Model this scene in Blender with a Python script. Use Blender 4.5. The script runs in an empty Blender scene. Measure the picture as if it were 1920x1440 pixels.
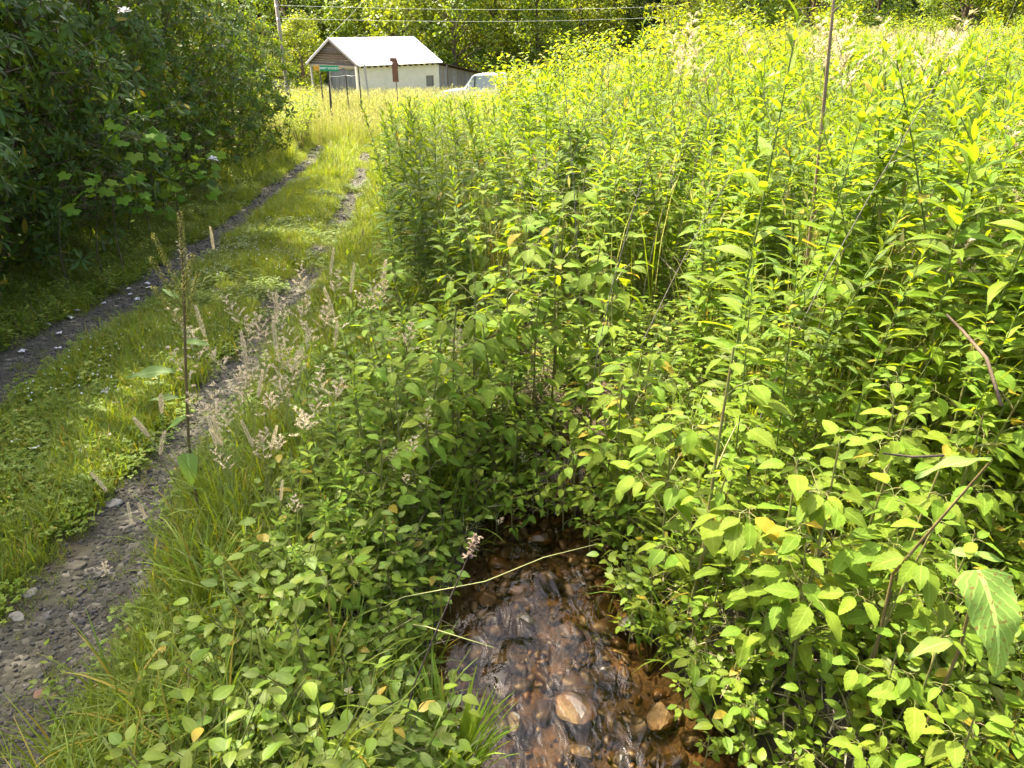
import bpy, math
import numpy as np
from mathutils import Matrix, Vector

# ------------------------------------------------------------------ camera, sky, sun, exposure
SC = bpy.context.scene
COL = SC.collection
CAM_Z = 2.1
F = 1331.0                                   # focal length in pixels of a 1920 wide picture
PITCH = math.atan(670 / 1331)
cd = bpy.data.cameras.new('camera')
cam = bpy.data.objects.new('camera', cd)
COL.objects.link(cam)
cd.sensor_width = 36.0
cd.lens = F / 1920 * 36
cd.clip_start = 0.05
cd.clip_end = 1000
cam.location = (0, 0, CAM_Z)
cam.rotation_euler = (math.pi / 2 - PITCH, 0, 0)
SC.camera = cam

SUN_EL = math.radians(57)
SUN_DIR = Vector((-0.74, 0.67, 0)).normalized() * math.cos(SUN_EL) + Vector((0, 0, math.sin(SUN_EL)))
w = bpy.data.worlds.new('World')
SC.world = w
w.use_nodes = True
nt = w.node_tree
sky = nt.nodes.new('ShaderNodeTexSky')
sky.sky_type = 'NISHITA'
sky.sun_disc = False
sky.sun_elevation = SUN_EL
sky.sun_rotation = math.atan2(SUN_DIR.x, SUN_DIR.y)
sky.air_density = 0.7
sky.dust_density = 6.0
sky.ozone_density = 0.0
bg = nt.nodes['Background']
bg.inputs['Strength'].default_value = 0.15
nt.links.new(sky.outputs[0], bg.inputs[0])
sl = bpy.data.lights.new('sun', 'SUN')
sl.energy = 3.9
sl.angle = math.radians(0.53)
sl.color = (1.0, 0.91, 0.69)
so = bpy.data.objects.new('sun', sl)
COL.objects.link(so)
so.location = (0, 0, 30)
so.rotation_euler = SUN_DIR.to_track_quat('Z', 'Y').to_euler()

SC.view_settings.view_transform = 'Standard'
SC.view_settings.look = 'None'
SC.view_settings.gamma = 1
SC.view_settings.use_curve_mapping = False
SC.view_settings.exposure = 2.36
SC.render.engine = 'CYCLES'
SC.cycles.max_bounces = 7
SC.cycles.diffuse_bounces = 4
SC.cycles.transmission_bounces = 5
SC.cycles.transparent_max_bounces = 6
SC.cycles.glossy_bounces = 3
SC.cycles.caustics_reflective = False
SC.cycles.caustics_refractive = False
SC.cycles.sample_clamp_indirect = 6
SC.cycles.use_denoising = True

rng = np.random.default_rng(11)
U = rng.uniform
PI = math.pi
GOLD = 2.39996

# ------------------------------------------------------------------ pixels <-> world, terrain
CP, SP = math.cos(PITCH), math.sin(PITCH)


def ray(px, py):
    a, b = (px - 960) / F, (720 - py) / F
    return np.array([a, CP + b * SP, -SP + b * CP])


def project(x, y, z):
    x, y, z = np.asarray(x, float), np.asarray(y, float), np.asarray(z, float) - CAM_Z
    zc = np.maximum(y * CP - z * SP, 1e-3)
    up = y * SP + z * CP
    return 960 + F * x / zc, 720 - F * up / zc, zc


def at_y(px, py, y):
    d = ray(px, py)
    return np.array([d[0] / d[1] * y, y, CAM_Z + d[2] / d[1] * y])


def sstep(a, b, x):
    t = np.clip((np.asarray(x, float) - a) / (b - a), 0, 1)
    return t * t * (3 - 2 * t)


def vnoise(x, y, s, seed=0):
    """smooth value noise, period-free enough for terrain bumps"""
    x, y = np.asarray(x, float) / s, np.asarray(y, float) / s
    xi, yi = np.floor(x), np.floor(y)
    fx, fy = x - xi, y - yi
    fx, fy = fx * fx * (3 - 2 * fx), fy * fy * (3 - 2 * fy)

    def h(a, b):
        v = np.sin(a * 127.1 + b * 311.7 + seed * 74.7) * 43758.5453
        return v - np.floor(v)
    return (h(xi, yi) * (1 - fx) + h(xi + 1, yi) * fx) * (1 - fy) + (h(xi, yi + 1) * (1 - fx) + h(xi + 1, yi + 1) * fx) * fy - 0.5


def rut_left(y):
    return np.interp(y, [-5, 0, 5.3, 6.75, 9.8, 12.9, 18.2, 25, 40], [-3.8, -3.8, -3.85, -3.85, -4.12, -4.45, -5.0, -6.2, -8.6])


def rut_right(y):
    return np.interp(y, [-5, 0, 2.1, 3.5, 5.8, 7.5, 11.4, 16, 23, 40], [-1.7, -1.72, -1.85, -2.05, -2.16, -2.3, -2.7, -3.3, -4.5, -7.0])


STREAM_Y = [-4, 0.5, 1.7, 2.0, 2.35, 2.8, 3.2, 4.0, 5.0, 6.5, 9.0]
STREAM_X = [0.9, 0.62, 0.40, 0.27, 0.16, 0.14, 0.2, 0.35, 0.9, 1.8, 2.2]
STREAM_W = [0.62, 0.60, 0.58, 0.54, 0.43, 0.36, 0.30, 0.20, 0.0, -0.2, -0.3]


def stream_off(x, y):
    return np.abs(x - np.interp(y, STREAM_Y, STREAM_X)) - np.interp(y, STREAM_Y, STREAM_W)


def water_z(y):
    return -0.52 + 0.035 * (np.asarray(y, float) - 2)


def ground(x, y):
    x, y = np.asarray(x, float), np.asarray(y, float)
    z = -0.05 * np.clip(y, -10, 60)
    z = z + sstep(0.5, 15, x) * np.clip(0.08 * y, 0, 3.2)
    z = z + sstep(76, 150, y) * 26
    z = z + sstep(-5.2, -9, x) * np.clip(1 - y / 40, 0, 1) * 0.8
    z = z + 0.06 * vnoise(x, y, 1.3, 1) + 0.03 * vnoise(x, y, 0.4, 2) + 0.012 * vnoise(x, y, 0.13, 5)
    near = np.clip((34 - y) / 6, 0, 1)
    for r, wd in ((rut_left(y), 0.30), (rut_right(y), 0.27)):
        z = z - 0.06 * np.exp(-((x - r) / wd) ** 2) * near
    o = stream_off(x, y)
    live = np.clip((5.0 - y) / 1.0, 0, 1)
    bank = sstep(0.55, -0.02, o) * live
    bed = water_z(y) - 0.07 - 0.05 * sstep(0, -0.3, o) + 0.03 * vnoise(x, y, 0.16, 9) + 0.018 * vnoise(x, y, 0.06, 19)
    return z * (1 - bank) + np.minimum(bed, z) * bank


def hit(px, py, h=0.0, ymax=70):
    """the point that stands h above the ground on the line of sight through a pixel"""
    d = ray(px, py)
    t = np.concatenate([np.arange(0.5, 12, 0.01), np.arange(12, ymax / max(d[1], .3), 0.1)])
    x, y, z = d[0] * t, d[1] * t, CAM_Z + d[2] * t
    below = z - ground(x, y) <= h
    i = int(np.argmax(below)) if below.any() else len(t) - 1
    return np.array([x[i], y[i], float(ground(x[i], y[i]))])


# ------------------------------------------------------------------ mesh data
class Geo:
    def __init__(s, v, f, uv=None, rnd=None, mat=None):
        s.v = np.asarray(v, float).reshape(-1, 3)
        s.f = np.asarray(f, int).reshape(-1, 3)
        s.uv = np.zeros((len(s.v), 2)) + 0.5 if uv is None else np.asarray(uv, float)
        s.rnd = np.zeros(len(s.v)) if rnd is None else np.asarray(rnd, float) + np.zeros(len(s.v))
        s.mat = np.zeros(len(s.f), int) if mat is None else np.asarray(mat, int) + np.zeros(len(s.f), int)

    def xf(s, M, rnd=None, mat=None):
        M = np.asarray(M)
        return Geo(s.v @ M[:3, :3].T + M[:3, 3], s.f, s.uv, s.rnd if rnd is None else rnd, s.mat if mat is None else mat)


def join(gs):
    gs = [g for g in gs if g is not None and len(g.v)]
    o = np.cumsum([0] + [len(g.v) for g in gs])
    return Geo(np.vstack([g.v for g in gs]), np.vstack([g.f + k for g, k in zip(gs, o)]), np.vstack([g.uv for g in gs]),
               np.concatenate([g.rnd for g in gs]), np.concatenate([g.mat for g in gs]))


def mesh(name, g, mats, smooth=True, attrs=None):
    me = bpy.data.meshes.new(name)
    n, m = len(g.v), len(g.f)
    me.vertices.add(n)
    me.vertices.foreach_set('co', g.v.astype(np.float32).ravel())
    me.loops.add(3 * m)
    me.loops.foreach_set('vertex_index', g.f.astype(np.int32).ravel())
    me.polygons.add(m)
    me.polygons.foreach_set('loop_start', np.arange(0, 3 * m, 3, dtype=np.int32))
    for q in (mats if isinstance(mats, (list, tuple)) else [mats]):
        me.materials.append(q)
    me.polygons.foreach_set('material_index', g.mat.astype(np.int32))
    me.polygons.foreach_set('use_smooth', np.full(m, smooth))
    uvl = me.uv_layers.new(name='UVMap')
    uvl.data.foreach_set('uv', g.uv[g.f.ravel()].astype(np.float32).ravel())
    a = me.attributes.new('rnd', 'FLOAT', 'POINT')
    a.data.foreach_set('value', g.rnd.astype(np.float32))
    for k, val in (attrs or {}).items():
        a = me.attributes.new(k, 'FLOAT', 'POINT')
        a.data.foreach_set('value', np.asarray(val, np.float32))
    me.update(calc_edges=True)
    return me


def tag(o, label=None, cat=None, group=None, kind=None):
    for k, v in (('label', label), ('category', cat), ('group', group), ('kind', kind)):
        if v:
            o[k] = v
    return o


def obj(name, me, parent=None, M=None):
    o = bpy.data.objects.new(name, me)
    COL.objects.link(o)
    if parent is not None:
        o.parent = parent
    if M is not None:
        o.matrix_basis = Matrix(np.asarray(M).tolist())
    return o


def thing(name, loc, label, cat, group=None, rz=0.0, scale=1.0):
    o = bpy.data.objects.new(name, None)
    o.empty_display_size = 0.1
    COL.objects.link(o)
    o.location = [float(c) for c in loc]
    o.rotation_euler = (0, 0, rz)
    o.scale = (scale,) * 3
    return tag(o, label, cat, group)


def unit(v):
    v = np.asarray(v, float)
    return v / max(np.linalg.norm(v), 1e-9)


def frame(pos, d, up=(0, 0, 1), s=1.0, roll=0.0):
    """matrix that puts local +Y along d, local +Z near up"""
    y = unit(d)
    x = np.cross(y, up)
    if np.linalg.norm(x) < 1e-3:
        x = np.array([1.0, 0, 0])
    x = unit(x)
    z = np.cross(x, y)
    if roll:
        c, q = math.cos(roll), math.sin(roll)
        x, z = x * c + z * q, z * c - x * q
    M = np.eye(4)
    M[:3, 0], M[:3, 1], M[:3, 2], M[:3, 3] = x * s, y * s, z * s, pos
    return M


def pol(az, el, r=1.0):
    return np.array([math.cos(az) * math.cos(el), math.sin(az) * math.cos(el), math.sin(el)]) * r


def tube(pts, r, sides=5, mat=0, cap=False):
    pts = np.asarray(pts, float)
    r = np.zeros(len(pts)) + r
    V, Fc = [], []
    up = np.array([0.37, 0.21, 0.9])
    for i, p in enumerate(pts):
        d = unit(pts[min(i + 1, len(pts) - 1)] - pts[max(i - 1, 0)])
        a = unit(np.cross(d, up if abs(d @ unit(up)) < .95 else np.array([1.0, 0, 0])))
        b = np.cross(d, a)
        for k in range(sides):
            q = 2 * PI * k / sides
            V.append(p + r[i] * (a * math.cos(q) + b * math.sin(q)))
    for i in range(len(pts) - 1):
        for k in range(sides):
            a, b = i * sides + k, i * sides + (k + 1) % sides
            Fc += [(a, b, b + sides), (a, b + sides, a + sides)]
    if cap:
        for base, ring in ((0, range(sides)), (len(pts) - 1, range(sides))):
            idx = [base * sides + k for k in ring]
            for k in range(1, sides - 1):
                Fc.append((idx[0], idx[k], idx[k + 1]))
    uv = np.array([[k / sides, i / max(len(pts) - 1, 1)] for i in range(len(pts)) for k in range(sides)])
    return Geo(V, Fc, uv, None, mat)


def box(c, s, mat=0, rz=0.0):
    """box with its centre c, size s, turned by rz"""
    c, s = np.asarray(c, float), np.asarray(s, float) / 2
    v = np.array([[i, j, k] for i in (-1, 1) for j in (-1, 1) for k in (-1, 1)], float) * s
    co, si = math.cos(rz), math.sin(rz)
    v = np.column_stack([v[:, 0] * co - v[:, 1] * si, v[:, 0] * si + v[:, 1] * co, v[:, 2]]) + c
    q = [(0, 1, 3, 2), (4, 6, 7, 5), (0, 4, 5, 1), (2, 3, 7, 6), (0, 2, 6, 4), (1, 5, 7, 3)]
    return Geo(v, [t for a, b, c_, d in q for t in ((a, b, c_), (a, c_, d))], None, None, mat)


def prism(poly, depth, M=None, mat=0):
    """a flat outline (x, z) given thickness along y, centred"""
    n = len(poly)
    v = [(x, -depth / 2, z) for x, z in poly] + [(x, depth / 2, z) for x, z in poly]
    import mathutils.geometry as mg
    tris = mg.tessellate_polygon([[Vector((x, z, 0)) for x, z in poly]])
    f = [tuple(t) for t in tris] + [tuple(n + k for k in reversed(t)) for t in tris]
    for i in range(n):
        j = (i + 1) % n
        f += [(i, j, n + j), (i, n + j, n + i)]
    g = Geo(v, f, None, None, mat)
    return g.xf(M) if M is not None else g


# ---- leaves
def ovate(t):
    return np.sin(PI * t ** 0.72) ** 0.85


def lance(t):
    return np.sin(PI * t ** 0.75) ** 1.15


def oblong(t):
    return np.sin(PI * np.clip(t, 0, 1) ** 1.05) ** 0.6


def heart(t):
    return np.minimum(1, (t / 0.10 + 0.25) ** 0.6) * (1 - t ** 1.6) ** 0.9


def leaf(L, W, n=6, prof=ovate, fold=0.25, droop=0.5, serr=0.0, wav=0.0, rise=0.0, rnd=0.0, mat=0):
    t = np.linspace(0, 1, n + 1)
    wd = W * np.clip(prof(np.clip(t, 0.0, 1.0)), 0.0, None)
    wd[0] = max(wd[0], 0.05 * W)
    wd[-1] = 0.02 * W
    if serr:
        wd = wd * (1 + serr * np.where(np.arange(n + 1) % 2 == 0, 1, -1))
    a = -rise + droop * t ** 1.2
    ds = L / n
    y = np.concatenate([[0], np.cumsum(np.cos(a[:-1]) * ds)])
    z = np.concatenate([[0], np.cumsum(-np.sin(a[:-1]) * ds)])
    ph = U(0, 6)
    wv = wav * np.sin(t * 13 + ph)
    V = np.zeros((n + 1, 3, 3))
    for k, sgn in ((0, -1), (1, 0), (2, 1)):
        V[:, k, 0] = sgn * wd / 2 * math.cos(fold)
        V[:, k, 1] = y
        V[:, k, 2] = z + abs(sgn) * wd / 2 * math.sin(fold) + sgn * wv
    f = []
    for i in range(n):
        for k in (0, 1):
            p = i * 3 + k
            f += [(p, p + 1, p + 4), (p, p + 4, p + 3)]
    uv = np.zeros((n + 1, 3, 2))
    uv[:, 0, 0], uv[:, 1, 0], uv[:, 2, 0] = 0, .5, 1
    uv[:, :, 1] = t[:, None]
    return Geo(V.reshape(-1, 3), f, uv.reshape(-1, 2), rnd, mat)


def maple_leaf(L, rnd=0.0):
    ang = [-2.6, -1.9, -1.45, -1.0, -.75, -.42, -.22, 0, .22, .42, .75, 1.0, 1.45, 1.9, 2.6]
    rad = [.35, .66, .60, .88, .78, .70, .84, 1.05, .84, .70, .78, .88, .60, .66, .35]
    v = [(0, .28 * L, 0)] + [(math.sin(a) * r * L * .62, .28 * L + math.cos(a) * r * L * .7, -.10 * L * r * r + 0.03 * L * (i % 2)) for i, (a, r) in enumerate(zip(ang, rad))]
    f = [(0, i + 1, i) for i in range(1, len(ang))]
    uv = [(.5, .3)] + [(.5 + .5 * math.sin(a) * r, .3 + .6 * r) for a, r in zip(ang, rad)]
    return Geo(v, f, uv, rnd)


def blade(L, W, lean, az, bend=1.0, n=4, rnd=0.0, base=(0, 0, 0), mat=0):
    """a grass blade that arches over"""
    t = np.linspace(0, 1, n + 1)
    a = lean + bend * t ** 1.5
    ds = L / n
    r = np.concatenate([[0], np.cumsum(np.sin(a[:-1]) * ds)])
    z = np.concatenate([[0], np.cumsum(np.cos(a[:-1]) * ds)])
    wd = W * (1 - t ** 2.2) * 0.5 + 0.0004
    dx, dy = math.cos(az), math.sin(az)
    V = np.zeros((n + 1, 2, 3))
    for k, s in ((0, -1), (1, 1)):
        V[:, k, 0] = base[0] + r * dx - s * wd * dy
        V[:, k, 1] = base[1] + r * dy + s * wd * dx
        V[:, k, 2] = base[2] + z
    f = []
    for i in range(n):
        p = 2 * i
        f += [(p, p + 1, p + 3), (p, p + 3, p + 2)]
    uv = np.zeros((n + 1, 2, 2))
    uv[:, 1, 0] = 1
    uv[:, :, 1] = t[:, None]
    return Geo(V.reshape(-1, 3), f, uv.reshape(-1, 2), rnd, mat)


# ------------------------------------------------------------------ materials
def new_mat(name):
    m = bpy.data.materials.new(name)
    m.use_nodes = True
    t = m.node_tree
    for n in list(t.nodes):
        t.nodes.remove(n)
    return m, t, t.nodes.new('ShaderNodeOutputMaterial')


def N(t, kind, **kw):
    n = t.nodes.new('ShaderNode' + kind)
    for k, v in kw.items():
        if k.startswith('i_'):
            n.inputs[k[2:].replace('_', ' ')].default_value = v
        else:
            setattr(n, k, v)
    return n


def L_(t, a, b):
    t.links.new(a, b)


def math_(t, op, a, b=None, c=None, clamp=False):
    n = N(t, 'Math', operation=op, use_clamp=clamp)
    for i, q in enumerate((a, b, c)):
        if q is None:
            continue
        if isinstance(q, (int, float)):
            n.inputs[i].default_value = q
        else:
            L_(t, q, n.inputs[i])
    return n.outputs[0]


def mixc(t, f, a, b, mode='MIX'):
    n = N(t, 'Mix', data_type='RGBA', blend_type=mode)
    for s, q in ((n.inputs[0], f), (n.inputs[6], a), (n.inputs[7], b)):
        if isinstance(q, (int, float)):
            s.default_value = q
        elif isinstance(q, tuple):
            s.default_value = q if len(q) == 4 else (*q, 1)
        else:
            L_(t, q, s)
    return n.outputs[2]


def ramp(t, fac, stops):
    n = N(t, 'ValToRGB')
    e = n.color_ramp.elements
    while len(e) < len(stops):
        e.new(0.5)
    for k, (p, c) in zip(e, stops):
        k.position = p
        k.color = (*c, 1) if len(c) == 3 else c
    L_(t, fac, n.inputs[0])
    return n.outputs[0]


def leaf_mat(name, c, tr, fac=0.42, rough=0.45, spec=0.35, var=0.35, old=0.03, veins=9, rib=0.35, spot=0.0):
    m, t, out = new_mat(name)
    oi, at = N(t, 'ObjectInfo'), N(t, 'Attribute', attribute_name='rnd')
    r = math_(t, 'FRACT', math_(t, 'ADD', oi.outputs['Random'], at.outputs['Fac']))
    uv = N(t, 'UVMap', uv_map='UVMap')
    sep = N(t, 'SeparateXYZ')
    L_(t, uv.outputs[0], sep.inputs[0])
    du = math_(t, 'ABSOLUTE', math_(t, 'SUBTRACT', sep.outputs[0], 0.5))
    tone = N(t, 'HueSaturation')
    tone.inputs['Color'].default_value = (*c, 1)
    L_(t, math_(t, 'MULTIPLY_ADD', r, 0.045, 0.475), tone.inputs['Hue'])
    r2 = math_(t, 'FRACT', math_(t, 'MULTIPLY', r, 17.3))
    v = math_(t, 'MULTIPLY_ADD', r2, 2 * var, 1 - var)
    L_(t, v, tone.inputs['Value'])
    col = tone.outputs[0]
    nz = N(t, 'TexNoise')
    nz.inputs['Scale'].default_value = 60
    nz.inputs['Detail'].default_value = 2
    tc = N(t, 'TexCoord')
    L_(t, tc.outputs['Object'], nz.inputs['Vector'])
    col = mixc(t, math_(t, 'MULTIPLY', nz.outputs[0], 0.35), col, tuple(q * 0.55 for q in c))
    if rib:
        ribf = math_(t, 'MULTIPLY', math_(t, 'LESS_THAN', du, 0.045), rib)
        col = mixc(t, ribf, col, tuple(min(1, q * 2.2 + .03) for q in c))
    if veins:
        wl = math_(t, 'SINE', math_(t, 'MULTIPLY', math_(t, 'SUBTRACT', sep.outputs[1], math_(t, 'MULTIPLY', du, 0.6)), veins * 2 * PI))
        col = mixc(t, math_(t, 'MULTIPLY', math_(t, 'GREATER_THAN', wl, 0.86), rib * 0.6), col, tuple(min(1, q * 1.8 + .02) for q in c))
    isold = math_(t, 'GREATER_THAN', r, 1 - old)
    col = mixc(t, math_(t, 'MULTIPLY', isold, 0.8), col, (0.34, 0.25, 0.03))
    if spot:
        n2 = N(t, 'TexNoise')
        n2.inputs['Scale'].default_value = 26
        n2.inputs['Detail'].default_value = 4
        L_(t, tc.outputs['Object'], n2.inputs['Vector'])
        sp = math_(t, 'MULTIPLY', math_(t, 'GREATER_THAN', n2.outputs[0], 0.61), spot)
        col = mixc(t, sp, col, (0.20, 0.05, 0.03))
    p = N(t, 'BsdfPrincipled')
    L_(t, col, p.inputs['Base Color'])
    p.inputs['Roughness'].default_value = rough
    p.inputs['Specular IOR Level'].default_value = spec
    if veins:
        wv = math_(t, 'SINE', math_(t, 'MULTIPLY', math_(t, 'SUBTRACT', sep.outputs[1], math_(t, 'MULTIPLY', du, 0.6)), veins * 2 * PI))
        hgt = math_(t, 'ADD', math_(t, 'MULTIPLY', wv, 0.3), math_(t, 'MULTIPLY', math_(t, 'LESS_THAN', du, 0.05), -1.2))
        b = N(t, 'Bump')
        b.inputs['Strength'].default_value = 0.35
        b.inputs['Distance'].default_value = 0.002
        L_(t, hgt, b.inputs['Height'])
        L_(t, b.outputs[0], p.inputs['Normal'])
    ts = N(t, 'BsdfTranslucent')
    tt = N(t, 'HueSaturation')
    tt.inputs['Color'].default_value = (*tr, 1)
    L_(t, math_(t, 'MULTIPLY_ADD', r, 0.03, 0.485), tt.inputs['Hue'])
    L_(t, v, tt.inputs['Value'])
    tcol = mixc(t, math_(t, 'MULTIPLY', isold, 0.8), tt.outputs[0], (0.45, 0.3, 0.03))
    L_(t, tcol, ts.inputs[0])
    mx = N(t, 'MixShader')
    mx.inputs[0].default_value = fac
    L_(t, p.outputs[0], mx.inputs[1])
    L_(t, ts.outputs[0], mx.inputs[2])
    L_(t, mx.outputs[0], out.inputs[0])
    return m


def plain(name, c, rough=0.7, var=0.25, scale=12.0, c2=None, bump=0.3, metal=0.0, spec=0.3, dist=0.01, stretch=(1, 1, 1), objvar=0.0):
    """a surface with a two-tone grain"""
    m, t, out = new_mat(name)
    tc = N(t, 'TexCoord')
    mp = N(t, 'Mapping')
    mp.inputs['Scale'].default_value = stretch
    L_(t, tc.outputs['Object'], mp.inputs[0])
    nz = N(t, 'TexNoise')
    nz.inputs['Scale'].default_value = scale
    nz.inputs['Detail'].default_value = 6
    nz.inputs['Roughness'].default_value = 0.65
    L_(t, mp.outputs[0], nz.inputs['Vector'])
    c2 = c2 or tuple(q * (1 - 2 * var) for q in c)
    fac = ramp(t, nz.outputs[0], [(0.32, (0, 0, 0)), (0.68, (1, 1, 1))])
    col = mixc(t, fac, c2, c)
    if objvar:
        oi = N(t, 'ObjectInfo')
        hs = N(t, 'HueSaturation')
        L_(t, math_(t, 'MULTIPLY_ADD', oi.outputs['Random'], 2 * objvar, 1 - objvar), hs.inputs['Value'])
        L_(t, math_(t, 'MULTIPLY_ADD', math_(t, 'FRACT', math_(t, 'MULTIPLY', oi.outputs['Random'], 7.7)), 1.2, 0.4), hs.inputs['Saturation'])
        L_(t, col, hs.inputs['Color'])
        col = hs.outputs[0]
    p = N(t, 'BsdfPrincipled')
    L_(t, col, p.inputs['Base Color'])
    p.inputs['Roughness'].default_value = rough
    p.inputs['Metallic'].default_value = metal
    p.inputs['Specular IOR Level'].default_value = spec
    if bump:
        b = N(t, 'Bump')
        b.inputs['Strength'].default_value = bump
        b.inputs['Distance'].default_value = dist
        L_(t, nz.outputs[0], b.inputs['Height'])
        L_(t, b.outputs[0], p.inputs['Normal'])
    L_(t, p.outputs[0], out.inputs[0])
    return m


M_JEWEL = leaf_mat('jewelweed_leaf', (0.130, 0.205, 0.019), (0.30, 0.39, 0.010), 0.44, 0.65, 0.15, 0.32, 0.02, 6, 0.3, 0.25)
M_JSTEM = plain('jewelweed_stem', (0.16, 0.22, 0.05), 0.4, 0.3, 30, (0.16, 0.10, 0.05), 0)
M_NARROW = leaf_mat('narrow_leaf', (0.122, 0.190, 0.013), (0.32, 0.43, 0.010), 0.46, 0.55, 0.2, 0.3, 0.008, 12, 0.5)
M_OLIVE = leaf_mat('olive_narrow_leaf', (0.085, 0.135, 0.016), (0.22, 0.29, 0.012), 0.42, 0.55, 0.2, 0.3, 0.03, 12, 0.5)
M_NSTEM = plain('weed_stem', (0.17, 0.22, 0.05), 0.6, 0.25, 20, (0.10, 0.12, 0.03), 0)
M_SHRUB = leaf_mat('shrub_leaf', (0.125, 0.185, 0.014), (0.34, 0.42, 0.010), 0.48, 0.55, 0.2, 0.35, 0.03, 0, 0.0)
M_RHODO = leaf_mat('rhododendron_leaf', (0.060, 0.112, 0.017), (0.16, 0.23, 0.010), 0.3, 0.5, 0.18, 0.45, 0.02, 0, 0.35)
M_MAPLE = leaf_mat('maple_leaf', (0.10, 0.20, 0.015), (0.24, 0.40, 0.012), 0.45, 0.65, 0.12, 0.2, 0.01, 0, 0.0)
M_GRASS = leaf_mat('grass_blade', (0.132, 0.19, 0.018), (0.31, 0.38, 0.012), 0.38, 0.5, 0.3, 0.35, 0.07, 0, 0.0)
M_CLOVER = leaf_mat('low_leaf', (0.125, 0.192, 0.015), (0.30, 0.38, 0.010), 0.4, 0.5, 0.3, 0.3, 0.02, 0, 0.25)
M_HAY = leaf_mat('dry_grass', (0.46, 0.40, 0.25), (0.42, 0.36, 0.19), 0.35, 0.8, 0.1, 0.2, 0.0, 0, 0.0)
M_MEADOW = leaf_mat('meadow_grass', (0.27, 0.26, 0.10), (0.36, 0.35, 0.09), 0.4, 0.7, 0.15, 0.35, 0.0, 0, 0.0)
M_SEED = leaf_mat('tan_seedhead', (0.62, 0.53, 0.36), (0.52, 0.44, 0.25), 0.35, 0.9, 0.1, 0.22, 0.0, 0, 0.0)
M_SEEDSTEM = plain('seedhead_stalk', (0.25, 0.25, 0.10), 0.6, 0.2, 20, (0.20, 0.22, 0.07), 0)
M_DOCK = leaf_mat('dock_leaf', (0.14, 0.22, 0.045), (0.27, 0.38, 0.03), 0.4, 0.5, 0.35, 0.1, 0.0, 13, 0.6)
M_DOCKSPOT = leaf_mat('spotted_dock_leaf', (0.21, 0.31, 0.06), (0.36, 0.46, 0.04), 0.42, 0.7, 0.15, 0.05, 0.0, 9, 0.9, 0.8)
M_DOCKSEED = leaf_mat('dock_seed', (0.24, 0.24, 0.05), (0.30, 0.26, 0.04), 0.3, 0.8, 0.2, 0.35, 0.0, 0, 0.0)
M_DRYHEAD = plain('dry_seedhead', (0.24, 0.18, 0.13), 0.9, 0.3, 60, (0.12, 0.08, 0.06), 0)
M_DEADSTEM = plain('dead_stem', (0.09, 0.065, 0.05), 0.8, 0.3, 30, (0.045, 0.03, 0.025), 0)
M_TWIG = plain('grey_twig', (0.26, 0.23, 0.19), 0.8, 0.3, 30, (0.12, 0.10, 0.08), 0)
M_BARK = plain('bark', (0.17, 0.125, 0.075), 0.9, 0.3, 9, (0.065, 0.046, 0.028), 0.6, stretch=(1, 1, .25), dist=.02)
M_STAKE = plain('weathered_stake', (0.30, 0.22, 0.13), 0.8, 0.3, 18, (0.13, 0.09, 0.05), 0.4, stretch=(3, 3, .3))
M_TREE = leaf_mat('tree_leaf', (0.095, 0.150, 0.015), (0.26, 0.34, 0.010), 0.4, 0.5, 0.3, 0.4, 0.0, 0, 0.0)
M_TREELIT = leaf_mat('sunlit_tree_leaf', (0.125, 0.17, 0.014), (0.32, 0.37, 0.010), 0.42, 0.5, 0.3, 0.35, 0.0, 0, 0.0)  # tree leaf with the sunlight put into a lighter, yellower colour
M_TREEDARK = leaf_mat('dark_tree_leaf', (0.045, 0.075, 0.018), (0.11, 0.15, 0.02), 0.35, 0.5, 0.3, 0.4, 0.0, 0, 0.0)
M_PETAL = leaf_mat('white_petal', (0.82, 0.80, 0.80), (0.6, 0.58, 0.56), 0.3, 0.6, 0.2, 0.08, 0.0, 0, 0.0)
M_ROCK = plain('track_stone', (0.10, 0.09, 0.066), 0.85, 0.3, 25, (0.042, 0.038, 0.028), 0.6, objvar=0.4)
M_PALE = plain('pale_stone', (0.27, 0.255, 0.215), 0.85, 0.2, 40, (0.17, 0.155, 0.13), 0.6)
M_RED = plain('reddish_stone', (0.19, 0.105, 0.07), 0.85, 0.2, 40, (0.13, 0.075, 0.05), 0.6)


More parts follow.
